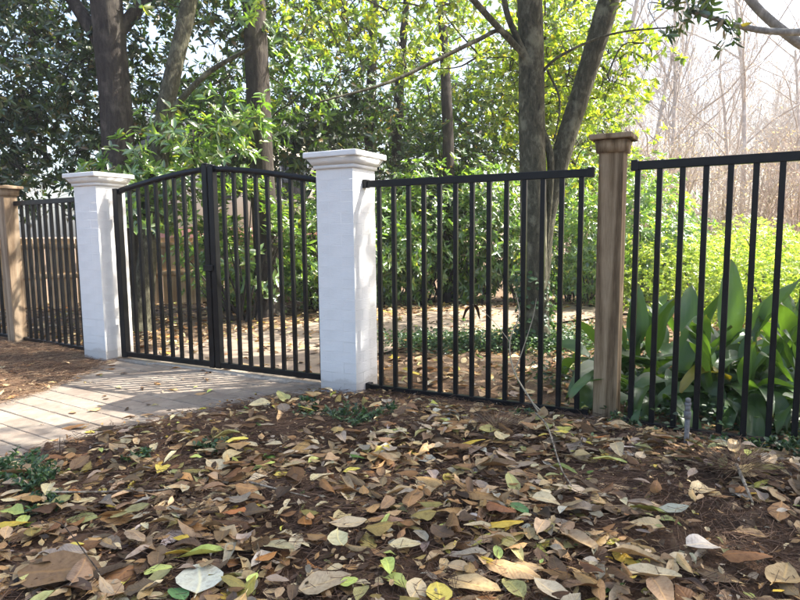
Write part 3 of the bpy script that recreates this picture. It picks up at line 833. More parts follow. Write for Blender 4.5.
# ---------------------------------------------------------------- shrubs behind the fence
def shrub_proto(name, label, cat, group, h, w, n, tips, sigma, k, L, W, mat, g, stems=9, zc=.5, bark='bark_dark', low=.12):
    root = tree_root(name, (0, 0, 0), label, cat, group)
    C = ellip(g, n, (0, 0, h * zc), (w / 2, w / 2 * .8, h * (1 - zc) * 1.0), .45)
    C = C[C[:, 2] > low]
    tips_ = (C[:, None] + g.normal(size=(len(C), tips, 3)) * np.array(sigma)).reshape(-1, 3)
    tips_[:, 2] = np.maximum(tips_[:, 2], .05)
    ax = unit(unit(tips_ - np.array([0, 0, h * .3])) + np.array([0, 0, .5]) + g.normal(size=tips_.shape) * .35)
    P, D, N, Ls, Ws = rosettes(tips_, ax, k, L, W, g)
    link("foliage", foliage_mesh("foliage", P, D, N, Ls, Ws, g), mat, root)
    m = MB()
    for q in range(stems):
        a = g.random() * 6.28; e = C[g.integers(len(C))]
        b = np.array([math.cos(a), math.sin(a), 0]) * .1
        m.tube(spline([b - [0, 0, .25], b + (e - b) * .4 + g.normal(size=3) * .06, e], 4), np.linspace(.022, .006, 9), 5, cap=False)
    m.build("stems", M[bark], root, smooth=True)
    return root
def copy_tree(o, parent=None):
    c = o.copy(); COL.objects.link(c)
    if parent is not None: c.parent = parent
    for ch in o.children: copy_tree(ch, c)
    return c
def scatter(protos, spots, labels=None):
    used = set()
    for q, (pi, x, y, rz, s_, sz) in enumerate(spots):
        p = protos[pi]
        o = p if pi not in used else copy_tree(p)
        used.add(pi)
        o.location = (x, y, float(gh(x, y))); o.rotation_euler = (0, 0, rz); o.scale = (s_, s_, sz)
        if labels: o['label'] = labels[q]
g2 = np.random.default_rng(21)
sh = [shrub_proto("laurel_shrub", "x", 'shrub', 'evergreen shrubs behind the fence', 2.4, 1.9, 74, 9, (.15, .15, .13), 8, .115, .040, M['laurel'], g2),
      shrub_proto("laurel_shrub", "x", 'shrub', 'evergreen shrubs behind the fence', 2.1, 1.7, 66, 9, (.15, .15, .13), 8, .13, .042, M['laurel'], g2),
      shrub_proto("holly_shrub", "x", 'shrub', 'evergreen shrubs behind the fence', 2.6, 1.8, 70, 9, (.16, .16, .14), 8, .09, .038, M['magnolia'], g2)]
sh.append(shrub_proto("magnolia_shrub", "x", 'shrub', 'evergreen shrubs behind the fence', 2.2, 1.9, 34, 6, (.13, .13, .11), 7, .15, .048, M['laurel'], g2, 16, .55))
spots = [(3, -2.05, 8.1, .4, .85, .85), (3, -1.05, 8.9, 2.6, .85, .95), (0, 2.9, 9.4, 1.3, .62, .75), (2, -8.3, 10.0, .3, 1.1, .9), 
         (1, -2.5, 9.2, .9, .62, .62), (0, -1.35, 9.3, 2.2, .72, .66), (1, -1.0, 9.9, 3.3, .85, .8), (1, -.35, 10.0, 5.0, .8, .9),
         (0, .4, 10.3, 1.0, .85, 1.0), (1, 1.25, 10.4, 2.6, .85, 1.1), (0, 2.1, 10.5, 4.4, .85, .9), (1, 2.95, 10.6, .4, .8, 1.15), (0, 3.7, 9.6, 1.9, .85, .95), (2, .9, 11.4, 1.5, 1.2, 1.25), (0, 4.3, 10.8, 3.6, .8, .9), (0, .3, 12.2, 1.1, 1.3, 1.3)]
labs = ["open magnolia shrub with large leaves behind the left gate leaf", "open magnolia shrub with large leaves behind the right gate leaf", "small sunlit shrub between the tall grey tree and the weathered post", "dark holly shrub left of the tan wood post",
        "small glossy shrub seen through the left gate leaf", "bushy glossy shrub seen through the middle of the gate", "glossy shrub seen through the right gate leaf",
        "glossy shrub just behind the nearer white pillar", "glossy shrub right of the nearer pillar behind the path", "leafy shrub in the middle between pillar and tall grey tree",
        "tall shrub directly behind the tall grey tree", "sunlit shrub right of the slanting trunk", "sunlit shrub just left of the weathered post", "dark tall holly behind the central shrubs",
        "pale green shrub right of the weathered post", "tall laurel shrub in the back row behind the nearer pillar"]
scatter(sh, spots, labs)

# lime green hedge bushes in full sun on the right
lm = [shrub_proto("lime_shrub", "x", 'bush', 'yellow green bushes in the sun', 1.25, 2.2, 150, 11, (.12, .12, .07), 7, .050, .026, M['lime'], g2, 8, .35, 'bark_mid', .05) for _ in range(2)]
sp2 = [(0, 3.9, 8.3, .2, .95, .86), (1, 5.1, 8.6, 1.9, 1.0, .9), (0, 6.4, 9.2, 3.1, 1.05, 1.0), (1, 4.4, 9.9, 4.0, 1.0, .98), (0, 5.8, 10.6, 5.2, 1.1, 1.02), (1, 7.5, 10.4, .9, 1.15, 1.15), (0, 4.9, 11.9, 2.4, 1.2, 1.05), (1, 7.0, 12.4, 4.7, 1.3, 1.15), (0, 4.3, 6.9, 1.2, .9, .76), (1, 5.9, 7.2, 2.9, 1.0, 1.0)]
scatter(lm, sp2, ["lime bush right behind the weathered post in the sun", "lime bush behind the second and third pickets right of the post", "lime bush at the right edge, middle row", "lime bush in the second row behind the post",
                  "lime bush in the second row further right", "tall lime bush at the far right", "lime bush in the back row below the bare trees", "lime bush in the back row at right",
                  "low lime bush just above the broad dark leaves", "lime bush at the right picture edge, nearest"])

# ---------------------------------------------------------------- bare winter woods
def bare_tree(seed, h, r, barkmat, twigmat, multi=1, spreadf=.5, label='', name='bare_tree', cat='tree', group=None, levels=4):
    g = np.random.default_rng(seed)
    root = tree_root(name, (0, 0, 0), label, cat, group)
    tr, tw = MB(), MB(); budsP = []
    def branch(p, d, L, rad, lev):
        nseg = 5; pts = [p.copy()]; q = p.copy(); dd = d.copy()
        for s_ in range(nseg):
            dd = unit(dd + g.normal(size=3) * (.05 if lev == 0 else .17) + np.array([0, 0, .06])); q = q + dd * L / nseg; pts.append(q.copy())
        pts = np.array(pts)
        rads = np.linspace(rad, rad * (.5 if lev < levels else .3), nseg + 1)
        (tr if lev == 0 else tw).tube(pts, rads, 7 if lev == 0 else (4 if lev < 2 else 3), cap=False)
        if lev >= levels:
            if g.random() < .22: budsP.append(pts[-1])
            return
        nb = (9, 6, 5, 4)[min(lev, 3)]
        for b in range(nb):
            t = g.uniform((.4 if multi == 1 else .25) if lev == 0 else .15, 1.0); i_ = min(int(t * nseg), nseg - 1)
            s0 = pts[i_] + (pts[i_ + 1] - pts[i_]) * (t * nseg - i_)
            side = unit(np.cross(dd, g.normal(size=3)))
            nd = unit(dd * g.uniform(.6, 1.0) + side * g.uniform(.4, .8) * (1 + spreadf) + np.array([0, 0, .25]))
            branch(s0, nd, L * g.uniform(.38, .62), rads[i_] * g.uniform(.35, .5) + .001, lev + 1)
    for k_ in range(multi):
        a = g.random() * 6.28
        d = np.array([0, 0, 1.0]) if multi == 1 else unit(np.array([math.cos(a) * .22, math.sin(a) * .22, 1.0]))
        branch(np.array([math.cos(a) * .1, math.sin(a) * .1, -.2]) * (multi > 1) + np.array([0, 0, -.2]) * (multi == 1), d, h * g.uniform(.6, .8), r * g.uniform(.7, 1), 0)
    tr.build("trunk", barkmat, root, smooth=True)
    tw.build("branches", barkmat, root)
    if budsP and twigmat is not None:
        B = np.array(budsP); B = np.repeat(B, 2, 0) + g.normal(size=(len(B) * 2, 3)) * .05
        bo = link("buds", foliage_mesh("buds", B, rdir(len(B), g), rdir(len(B), g), .05, .03, g), twigmat, root); bo['kind'] = 'stuff'
    return root
bt = [bare_tree(31, 11, .10, M['bark_pale'], M['twigleaf'], label='x', group='bare trees beyond the lime bushes'),
      bare_tree(32, 9, .075, M['bark_pale'], M['twigleaf'], label='x', group='bare trees beyond the lime bushes', spreadf=.8),
      bare_tree(33, 12, .11, M['bark_pale'], M['twigleaf'], label='x', group='bare trees beyond the lime bushes', spreadf=.3)]
g3 = np.random.default_rng(5)
spots = []
for q in range(78):
    Yb = g3.uniform(20, 50); u_ = g3.uniform(.30, .92) if q % 4 else g3.uniform(.34, .72)
    spots.append((q % 3, u_ * Yb, Yb, g3.random() * 6.28, g3.uniform(.8, 1.15), g3.uniform(.85, 1.2)))
for q in range(12):
    Yb = g3.uniform(26, 48); spots.append((q % 3, g3.uniform(-.62, .25) * Yb, Yb, g3.random() * 6.28, g3.uniform(.8, 1.1), g3.uniform(.8, 1.1)))
scatter(bt, spots)
for o in list(COL.objects):
    if o.get('label') == 'x':
        x_, y_ = o.location.x, o.location.y
        if x_ < y_ * .28:
            o['label'] = "bare winter tree far behind the evergreen trees"; o['group'] = "bare trees far behind the evergreens"
        elif y_ < 30: o['label'] = "bare pale winter tree nearer in the thin woods beyond the lime bushes"
        else: o['label'] = "thin bare winter tree at the back of the woods beyond the lime bushes"
cm = [bare_tree(41 + q, 3.4, .045, M['bark_red'], M['twigleaf'], 6, label='x', name='crepe_myrtle', group='reddish multi-stemmed bare shrubs', levels=3) for q in range(2)]
scatter(cm, [(0, 5.4, 13.2, 0, 1, 1), (1, 7.6, 14.2, 1, 1.1, 1.05), (0, 6.4, 15.5, 2.5, 1.1, 1.1), (1, 4.4, 14.8, 4, .9, .95), (0, 9.3, 14.8, 5, 1.1, 1.1)],
        ["reddish multi-stemmed bare shrub just right of the weathered post", "reddish multi-stemmed bare shrub behind the right iron panel, centre", "reddish bare shrub between the two nearest ones",
         "smallest reddish bare shrub close by the evergreen edge", "reddish multi-stemmed bare shrub at the right picture edge"])

# ---------------------------------------------------------------- cast iron plants behind the right panel
def blade(name, Lb, Wb, pet, arch, tilt, twist=.0, wave=.012, rows=11, cols=5):
    """petiole and broad blade, growing from the origin, leaning along +x"""
    V = []; UV = []; F = []
    ang = tilt; p = np.array([0.0, 0, 0]); n_p = 4
    cen = [(p.copy(), ang)]
    for s_ in range(n_p):
        ang += arch * .12; p = p + np.array([math.sin(ang), 0, math.cos(ang)]) * pet / n_p; cen.append((p.copy(), ang))
    for (c, a) in cen[:-1]:
        w = .004
        for v in (-1, 0, 1): V.append((c[0] - (abs(v) * .003), v * w, c[2])); UV.append((v * .1, 0))
    nP = n_p
    for a_ in range(nP - 1):
        for b_ in range(2): F.append((a_ * 3 + b_, a_ * 3 + b_ + 1, a_ * 3 + 4 + b_, a_ * 3 + 3 + b_))
    o = len(V)
    for r_ in range(rows):
        t = r_ / (rows - 1)
        w = Wb / 2 * (math.sin(PI * min(1, (t * .92 + .04)) ** .8) ** .75) if 0 < r_ < rows - 1 else .002
        if r_: 
            ang += arch * (.5 + t) / (rows - 1); p = p + np.array([math.sin(ang), 0, math.cos(ang)]) * Lb / (rows - 1)
        nrm = np.array([-math.cos(ang), 0, math.sin(ang)])
        for c_ in range(cols):
            v = c_ / (cols - 1) * 2 - 1
            lift = abs(v) * w * .42 + wave * math.sin(t * 9 + v * 2)
            tw = twist * t
            q = p + np.array([0, 1, 0]) * v * w * math.cos(tw) + nrm * (lift + v * w * math.sin(tw))
            V.append(tuple(q)); UV.append((v * .5, t))
    for r_ in range(rows - 1):
        for c_ in range(cols - 1):
            a_ = o + r_ * cols + c_; F.append((a_, a_ + 1, a_ + cols + 1, a_ + cols))
    return np_mesh(name, np.array(V), np.array(F), uv=np.array(UV), smooth=True)
BL = [blade("leaf", .46, .092, .20, 1.9, .20, .5), blade("leaf", .48, .100, .24, 1.5, .15, -.6), blade("leaf", .44, .090, .17, 2.4, .35, .4), blade("leaf", .44, .115, .24, .5, .02, .2),
      blade("leaf", .42, .086, .13, 2.6, .5, -.5), blade("leaf", .50, .105, .25, 2.1, .12, .8), blade("leaf", .40, .11, .28, .25, .0, -.15), blade("leaf", .46, .095, .18, 2.2, .3, -.9), blade("leaf", .50, .1, .22, 1.7, .4, .3)]
for b in BL: b.materials.append(M['aspid'])
g4 = np.random.default_rng(9)
def aspid(x, y, n, label, s=1.0, hand=()):
    x += .03; y += .10
    root = empty("cast_iron_plant", (x, y, float(gh(x, y))), 0); tag(root, label, 'plant', 'broad-leaved plants behind the right fence panel')
    for q in range(int(n * 2.5)):
        a = g4.random() * 6.28; rr_ = g4.uniform(.02, .18)
        o = link("leaf", BL[g4.choice(9, p=(.16, .16, .11, .08, .10, .14, .03, .11, .11))], None, root, (math.cos(a) * rr_, math.sin(a) * rr_, -.01), (g4.normal() * .12, g4.normal() * .12, a + g4.normal() * .3))
        if math.sin(a) < -.3: a = -a
        f = s * g4.uniform(.80, 1.18); o.scale = (f, f * g4.uniform(.95, 1.2), f)
    for (dx, dy, pr, rz, f, yel) in hand:
        o = link("leaf", BL[pr], None, root, (dx, dy, 0), (0, 0, rz)); o.scale = (f, f, f)
        if yel:
            o.data = BL[pr].copy(); o.data.materials.clear(); o.data.materials.append(M['aspid_y']); o['label'] = "yellowing leaf"
    return root
aspid(1.62, 3.78, 11, "broad-leaved plant right at the picket beside the weathered post", .85)
aspid(2.02, 3.62, 12, "low broad-leaved plant behind the metal pipe stake", .85)
aspid(1.60, 4.15, 12, "broad-leaved plant close behind the weathered wood post", 1.0, [(0, 0, 4, 2.6, 1.15, 0), (0, .05, 2, 3.3, 1.1, 0)])
aspid(1.95, 4.05, 18, "broad-leaved plant behind the second picket right of the post", .95)
aspid(2.20, 3.85, 18, "broad-leaved plant with a yellowing leaf behind the middle of the right panel", 1.0, [(-.05, -.1, 1, 3.6, 1.05, 1), (-.1, .0, 6, 1.2, 1.42, 0), (-.02, .02, 3, -.2, 1.35, 0)])
aspid(2.62, 3.95, 18, "broad-leaved plant second from the right picture edge", 1.05)
aspid(2.45, 3.45, 14, "low broad-leaved plant close behind the right iron panel", .85)
aspid(3.0, 3.9, 17, "broad-leaved plant at the right picture edge", 1.1)
aspid(2.9, 4.5, 16, "broad-leaved plant in the back row at right", 1.1)
aspid(2.2, 4.6, 16, "broad-leaved plant in the back row behind the post", 1.1)
aspid(2.0, 5.0, 10, "broad-leaved plant beside the tall grey tree", .95)

# ---------------------------------------------------------------- low ground cover and little sprigs
def cover_mesh(g, pts, L=.028, W=.016, hmax=.10):
    n = len(pts)
    P = np.c_[pts, gh(pts[:, 0], pts[:, 1]) + g.random(n) ** 1.4 * hmax]
    D = rdir(n, g); D[:, 2] = np.abs(D[:, 2]) * .4
    N = unit(g.normal(size=(n, 3)) * .45 + np.array([0, 0, 1]))
    ls = g.uniform(.6, 1.3, n)
    return P, D, N, L * ls, W * ls
g5 = np.random.default_rng(3)
pts = []
for (cx, cy, sx, sy, n) in ((.55, 6.15, .75, .38, 5200), (1.35, 5.9, .3, .25, 1600), (1.9, 6.3, .6, .5, 3000), (1.5, 4.6, .5, .35, 900), (2.1, 3.6, .7, .4, 1300)):
    pts.append(np.c_[g5.normal(cx, sx * .6, n), g5.normal(cy, sy * .6, n)])
pts = np.concatenate(pts)
P, D, N, Ls, Ws = cover_mesh(g5, pts, .034, .02, .14)
o = link("ground_cover", foliage_mesh("ground_cover", P, D, N, Ls, Ws, g5), M['cover']); tag(o, "low green creeper round the foot of the tall grey tree", 'ground cover', kind='stuff')
# ivy climbing the foot of the trunk
n = 420; a = g5.random(n) * 6.28; zz = g5.random(n) ** 1.3 * .75
P = np.c_[1.33 + np.cos(a) * (.15 + .05 * g5.random(n)), 6.05 + np.sin(a) * .17, zz]
D = np.c_[np.cos(a), np.sin(a), g5.normal(size=n) * .6]; N = unit(np.c_[np.cos(a), np.sin(a), np.full(n, .4)] + g5.normal(size=(n, 3)) * .3)
o = link("ivy", foliage_mesh("ivy", P - [1.33, 6.05, 0], unit(np.cross(D, [0, 0, 1]) + D * .4), N, .045, .035, g5), M['cover'], None, loc=(1.33, 6.05, 0)); tag(o, "ivy climbing the foot of the tall grey tree", 'ivy')

def sprig(x, y, r, n, h, label, name="vinca_plant", L=.03):
    z = float(gh(x, y)); root = empty(name, (x, y, z)); tag(root, label, 'plant', 'small green plants in the leaf litter')
    m = MB(); LP, LD, LN = [], [], []
    for q in range(n):
        a = g5.random() * 6.28; e = np.array([math.cos(a) * r * g5.random() ** .5, math.sin(a) * r * g5.random() ** .5, h * g5.uniform(.35, 1)])
        s0 = np.array([e[0] * .4, e[1] * .4, -.02]); P_ = spline([s0, (s0 + e) / 2 + [0, 0, h * .25], e], 4)
        m.tube(P_, np.linspace(.0013, .0007, len(P_)), 3, cap=False)
        for t in range(2, len(P_)):
            for sgn in (-1, 1):
                LP.append(P_[t]); dd = unit(np.cross(P_[t] - P_[t - 1], [0, 0, 1]) * sgn + g5.normal(size=3) * .01); LD.append(dd + (P_[t] - P_[t - 1]) * 8 + [0, 0, .15]); LN.append(unit(np.array([0, 0, 1]) + g5.normal(size=3) * .3))
    m.build("stems", M['stem'], root)
    ls = g5.uniform(.7, 1.25, len(LP)) * L
    link("leaves", foliage_mesh("leaves", np.array(LP), np.array(LD), np.array(LN), ls, ls * .55, g5), M['cover'], root)
for (x, y, r, n, h, lab) in ((-.28, 3.55, .20, 34, .07, "largest small green plant in front of the nearer pillar"), (-.52, 3.62, .13, 16, .05, "little green plant left of the one in front of the pillar"), (-.08, 3.72, .1, 12, .05, "little green sprig right of the plant in front of the pillar"),
                             (-1.82, 2.78, .17, 34, .11, "dark green plant at the left picture edge below the driveway"), (-1.62, 2.62, .14, 24, .09, "green plant at the left beside the driveway corner"), (-1.45, 2.42, .12, 15, .06, "low green plant in the litter near the left twig"),
                             (-1.28, 2.92, .10, 12, .06, "small green sprig among yellow leaves near the driveway edge"), (-.95, 3.1, .13, 14, .05, "flat green sprig in the pine straw halfway to the pillar"), (-.62, 3.95, .10, 9, .05, "green sprig at the foot of the nearer pillar"),
                             (1.30, 3.48, .12, 18, .05, "green sprig at the foot of the weathered post"), (1.62, 3.12, .11, 12, .05, "green sprig by the upright pipe"), (2.0, 2.92, .17, 34, .09, "green plant at the right end under the iron panel"),
                             (2.06, 2.62, .16, 30, .13, "leafy green plant at the right picture edge"), (1.85, 3.05, .10, 14, .06, "small green plant under the last pickets"), (-1.95, 2.5, .14, 20, .1, "green plant cut by the left picture edge"), (.75, 3.72, .1, 9, .04, "green sprig by the bottom rail near the dry vine")):
    sprig(x, y, r, n, h, lab, L=.027)

# ---------------------------------------------------------------- pine straw
def needles(g, P, yaw, pitch, L, rad, bend=.25):
    n = len(P); d = np.stack([np.cos(yaw) * np.cos(pitch), np.sin(yaw) * np.cos(pitch), np.sin(pitch)], 1)
    side = unit(np.cross(d, [0, 0, 1.0])); upv = np.cross(side, d)
    b = g.normal(size=(n, 1)) * bend * L[:, None]
    C = [P - d * L[:, None] / 2, P + side * b * .5 + upv * np.abs(g.normal(size=(n, 1))) * .03 * L[:, None], P + d * L[:, None] / 2]
    ang = np.array([0, 2.09, 4.19]); V = []
    for c in C:
        for a in ang: V.append(c + (math.cos(a) * side + math.sin(a) * upv) * rad)
    V = np.stack(V, 1).reshape(-1, 3)
    o = (np.arange(n) * 9)[:, None]
    F = np.concatenate([o + np.array([r_ * 3 + a, r_ * 3 + (a + 1) % 3, r_ * 3 + 3 + (a + 1) % 3, r_ * 3 + 3 + a]) for r_ in range(2) for a in range(3)])
    return V, F
def bed_points(g, n, x0, x1, y0, y1, edge=.0, front=True):
    P = np.c_[g.uniform(x0, x1, n), g.uniform(y0, y1, n)]
    m = drive_dist(P[:, 0], P[:, 1]) > edge
    line = (P[:, 1] - 4.33) + .5206 * (P[:, 0] + .15)
    m &= (line < .05) if front else (line > .02)
    # inside a generous wedge of view
    m &= np.abs(P[:, 0]) < P[:, 1] * .75 + .35
    m &= ~((P[:, 0] < -2.55) & (P[:, 1] > 5.9))
    return P[m]
g6 = np.random.default_rng(17)
p = bed_points(g6, 42000, -2.6, 2.6, 1.45, 4.6, -.02)
clump = np.array([mnoise.noise((a * 2.2, b * 2.2, 5.0)) for a, b in p])
p = p[g6.random(len(p)) < np.clip(.62 + clump * 1.3, .25, 1)]
n = len(p)
fy = np.array([mnoise.noise((a * 3, b * 3, 1.0)) for a, b in p]) * 4
V1, F1 = needles(g6, np.c_[p, gh(p[:, 0], p[:, 1]) + g6.random(n) ** 1.2 * .038], fy + g6.normal(size=n) * .7, g6.normal(size=n) * .16, g6.uniform(.06, .17, n), .0010)
r1 = np.repeat(np.clip(g6.beta(2, 3, n), 0, 1), 9)
o = link("pine_straw", np_mesh("pine_straw", V1, F1, attrs=r1), M['straw']); tag(o, "brown pine straw lying between the fallen leaves", 'pine straw', kind='stuff')
# the strip left of the driveway
q_ = np.c_[g6.uniform(-5.2, -2.5, 9000), g6.uniform(4.0, 6.5, 9000)]
kp = (drive_dist(q_[:, 0], q_[:, 1]) > -.07) & (q_[:, 1] < 5.86 - .65 * (q_[:, 0] + 2.9) + .1); q_ = q_[kp]; n = len(q_)
V1, F1 = needles(g6, np.c_[q_, np.maximum(gh(q_[:, 0], q_[:, 1]), -.003) + g6.random(n) * .02 + .002], g6.random(n) * 3.14, g6.normal(size=n) * .1, g6.uniform(.08, .17, n), .0011)
o = link("pine_straw", np_mesh("pine_straw", V1, F1, attrs=np.repeat(.45 + .55 * g6.random(n), 9)), M['straw']); tag(o, "reddish pine straw left of the driveway in front of the iron panel", 'pine straw', kind='stuff')

# straw tussocks
def tussock(x, y, r, n, label):
    z = float(gh(x, y)); g = g6
    a = g.random(n) * 6.28; e = g.uniform(.1, .9, n); L = g.uniform(.07, .16, n)
    base = np.c_[np.cos(a) * r * .3 * g.random(n), np.sin(a) * r * .3 * g.random(n), g.random(n) * .03]
    P_ = base + np.c_[np.cos(a) * np.cos(e), np.sin(a) * np.cos(e), np.sin(e)] * L[:, None] * .5
    V, F_ = needles(g, P_, a, e - .15, L, .0009, .12)
    o = link("straw_tuft", np_mesh("straw_tuft", V, F_, attrs=np.repeat(.3 + .7 * g.random(n), 9)), M['straw'], None, loc=(x, y, z)); tag(o, label, 'straw tuft')
tussock(.52, 3.28, .2, 330, "spiky heap of pine needles in front of the iron panel")
tussock(1.50, 2.66, .2, 330, "spiky tuft of pine needles right of centre in the litter")

# ---------------------------------------------------------------- fallen leaves
def fallen(name, shape, rows, cols, cup, arch, twist, seed, torn=0):
    """unit-length magnolia leaf lying along +x, with curl; shape = width / length"""
    g = np.random.default_rng(seed); V = []; UV = []; F = []
    ph = g.random() * 6
    for r_ in range(rows):
        t = r_ / (rows - 1)
        w = shape / 2 * (math.sin(PI * t ** .88) ** .72) if 0 < r_ < rows - 1 else .004
        w *= 1 + .07 * math.sin(t * 11 + ph)
        if torn and t > .55: w *= g.uniform(.55, 1)
        for c_ in range(cols):
            v = c_ / (cols - 1) * 2 - 1
            th = cup * v * w / (shape / 2) 
            y = math.sin(th) / max(abs(cup), .05) * shape / 2 if abs(cup) > .05 else v * w
            z = (1 - math.cos(th)) / max(abs(cup), .05) * shape / 2 * (1 if cup > 0 else -1)
            z += arch * (4 * t * (1 - t) - .5) * .5 + .012 * math.sin(t * 14 + v * 3 + ph) + .018 * math.sin(ph * 3 + t * 6) * v
            tw = twist * (t - .5)
            yy = y * math.cos(tw) - z * math.sin(tw) * .3; zz = z + y * math.sin(tw)
            bend = .07 * math.sin(PI * t + ph)
            V.append((t - .5, yy + bend, zz)); UV.append((v * w / (shape / 2), t))
    for r_ in range(rows - 1):
        for c_ in range(cols - 1):
            a = r_ * cols + c_; F.append((a, a + cols, a + cols + 1, a + 1))
    # stalk
    b = len(V); c0 = np.array(V[cols // 2]);
    V += [tuple(c0 + [0, .008, 0]), tuple(c0 + [0, -.008, 0]), tuple(c0 + [-.12, .004, .01]), tuple(c0 + [-.12, -.004, .01])]; UV += [(0, 0)] * 4
    F.append((b, b + 2, b + 3, b + 1))
    V = np.array(V); V[:, 2] -= V[:, 2].min()
    return V, np.array(F), np.array(UV)
SPEC = [(.50, .7, .07, .3), (.46, -.8, .08, -.5), (.56, .5, -.12, .4), (.42, 1.5, .06, .9), (.50, -.5, .12, .2), (.48, 1.0, -.08, -.6), (.60, .35, .04, .1), (.44, -1.2, .12, .6), (.52, .8, .16, -.3), (.40, 1.9, .04, .4), (.62, .9, .10, -.9), (.36, -.6, -.10, 1.0), (.70, -.9, .10, .3), (.54, 1.4, -.14, .7)]
HI = [fallen("l", s_[0], 8, 5, s_[1], s_[2], s_[3], 50 + q, q in (3, 7, 10, 12)) for q, s_ in enumerate(SPEC)]
LO = [fallen("l", s_[0], 5, 3, s_[1], s_[2], s_[3], 50 + q, q in (3, 7, 10, 12)) for q, s_ in enumerate(SPEC)]
HIM = []
for V, F_, UV in HI:
    me = np_mesh("fallen_leaf", V, F_, uv=UV, smooth=True); me.materials.append(M['litter_obj']); HIM.append(me)
PAL = {'tan': ((.38, .275, .150), .22), 'brown': ((.20, .127, .066), .25), 'dark': ((.085, .055, .032), .25), 'grey': ((.28, .23, .165), .18), 'cream': ((.52, .43, .26), .15),
       'olive': ((.26, .25, .10), .2), 'yellow': ((.60, .50, .10), .12), 'lime': ((.40, .46, .13), .15), 'green': ((.09, .20, .05), .2), 'pale': ((.42, .385, .31), .12), 'orange': ((.50, .26, .10), .15)}
KINDS = ['tan', 'brown', 'dark', 'grey', 'cream', 'olive', 'yellow', 'lime', 'green', 'pale', 'orange']
PR = np.array([.28, .20, .13, .15, .12, .045, .018, .018, .004, .03, .010]); PR /= PR.sum()
def colr(kind, g):
    c, v = PAL[kind]; f = 1.14 * (1 + g.normal() * v); t = g.normal(size=3) * .035
    return np.clip(np.array(c) * f * (1 + t), .01, .8)
WORD = {'tan': 'tan', 'brown': 'brown', 'dark': 'dark brown', 'grey': 'greyish', 'cream': 'cream', 'olive': 'olive green', 'yellow': 'yellow', 'lime': 'yellow green', 'green': 'green', 'pale': 'pale whitish', 'orange': 'orange brown'}
def put_leaf(x, y, z, yaw, tilt, roll, L, proto, col, label, group=None, wscale=1.0):
    o = bpy.data.objects.new("fallen_leaf", HIM[proto]); COL.objects.link(o)
    o.location = (x, y, z); o.rotation_euler = (roll, tilt, yaw); o.scale = (L, L * wscale, L)
    o.color = (*col, 1); tag(o, label, 'leaf', group)
    return o
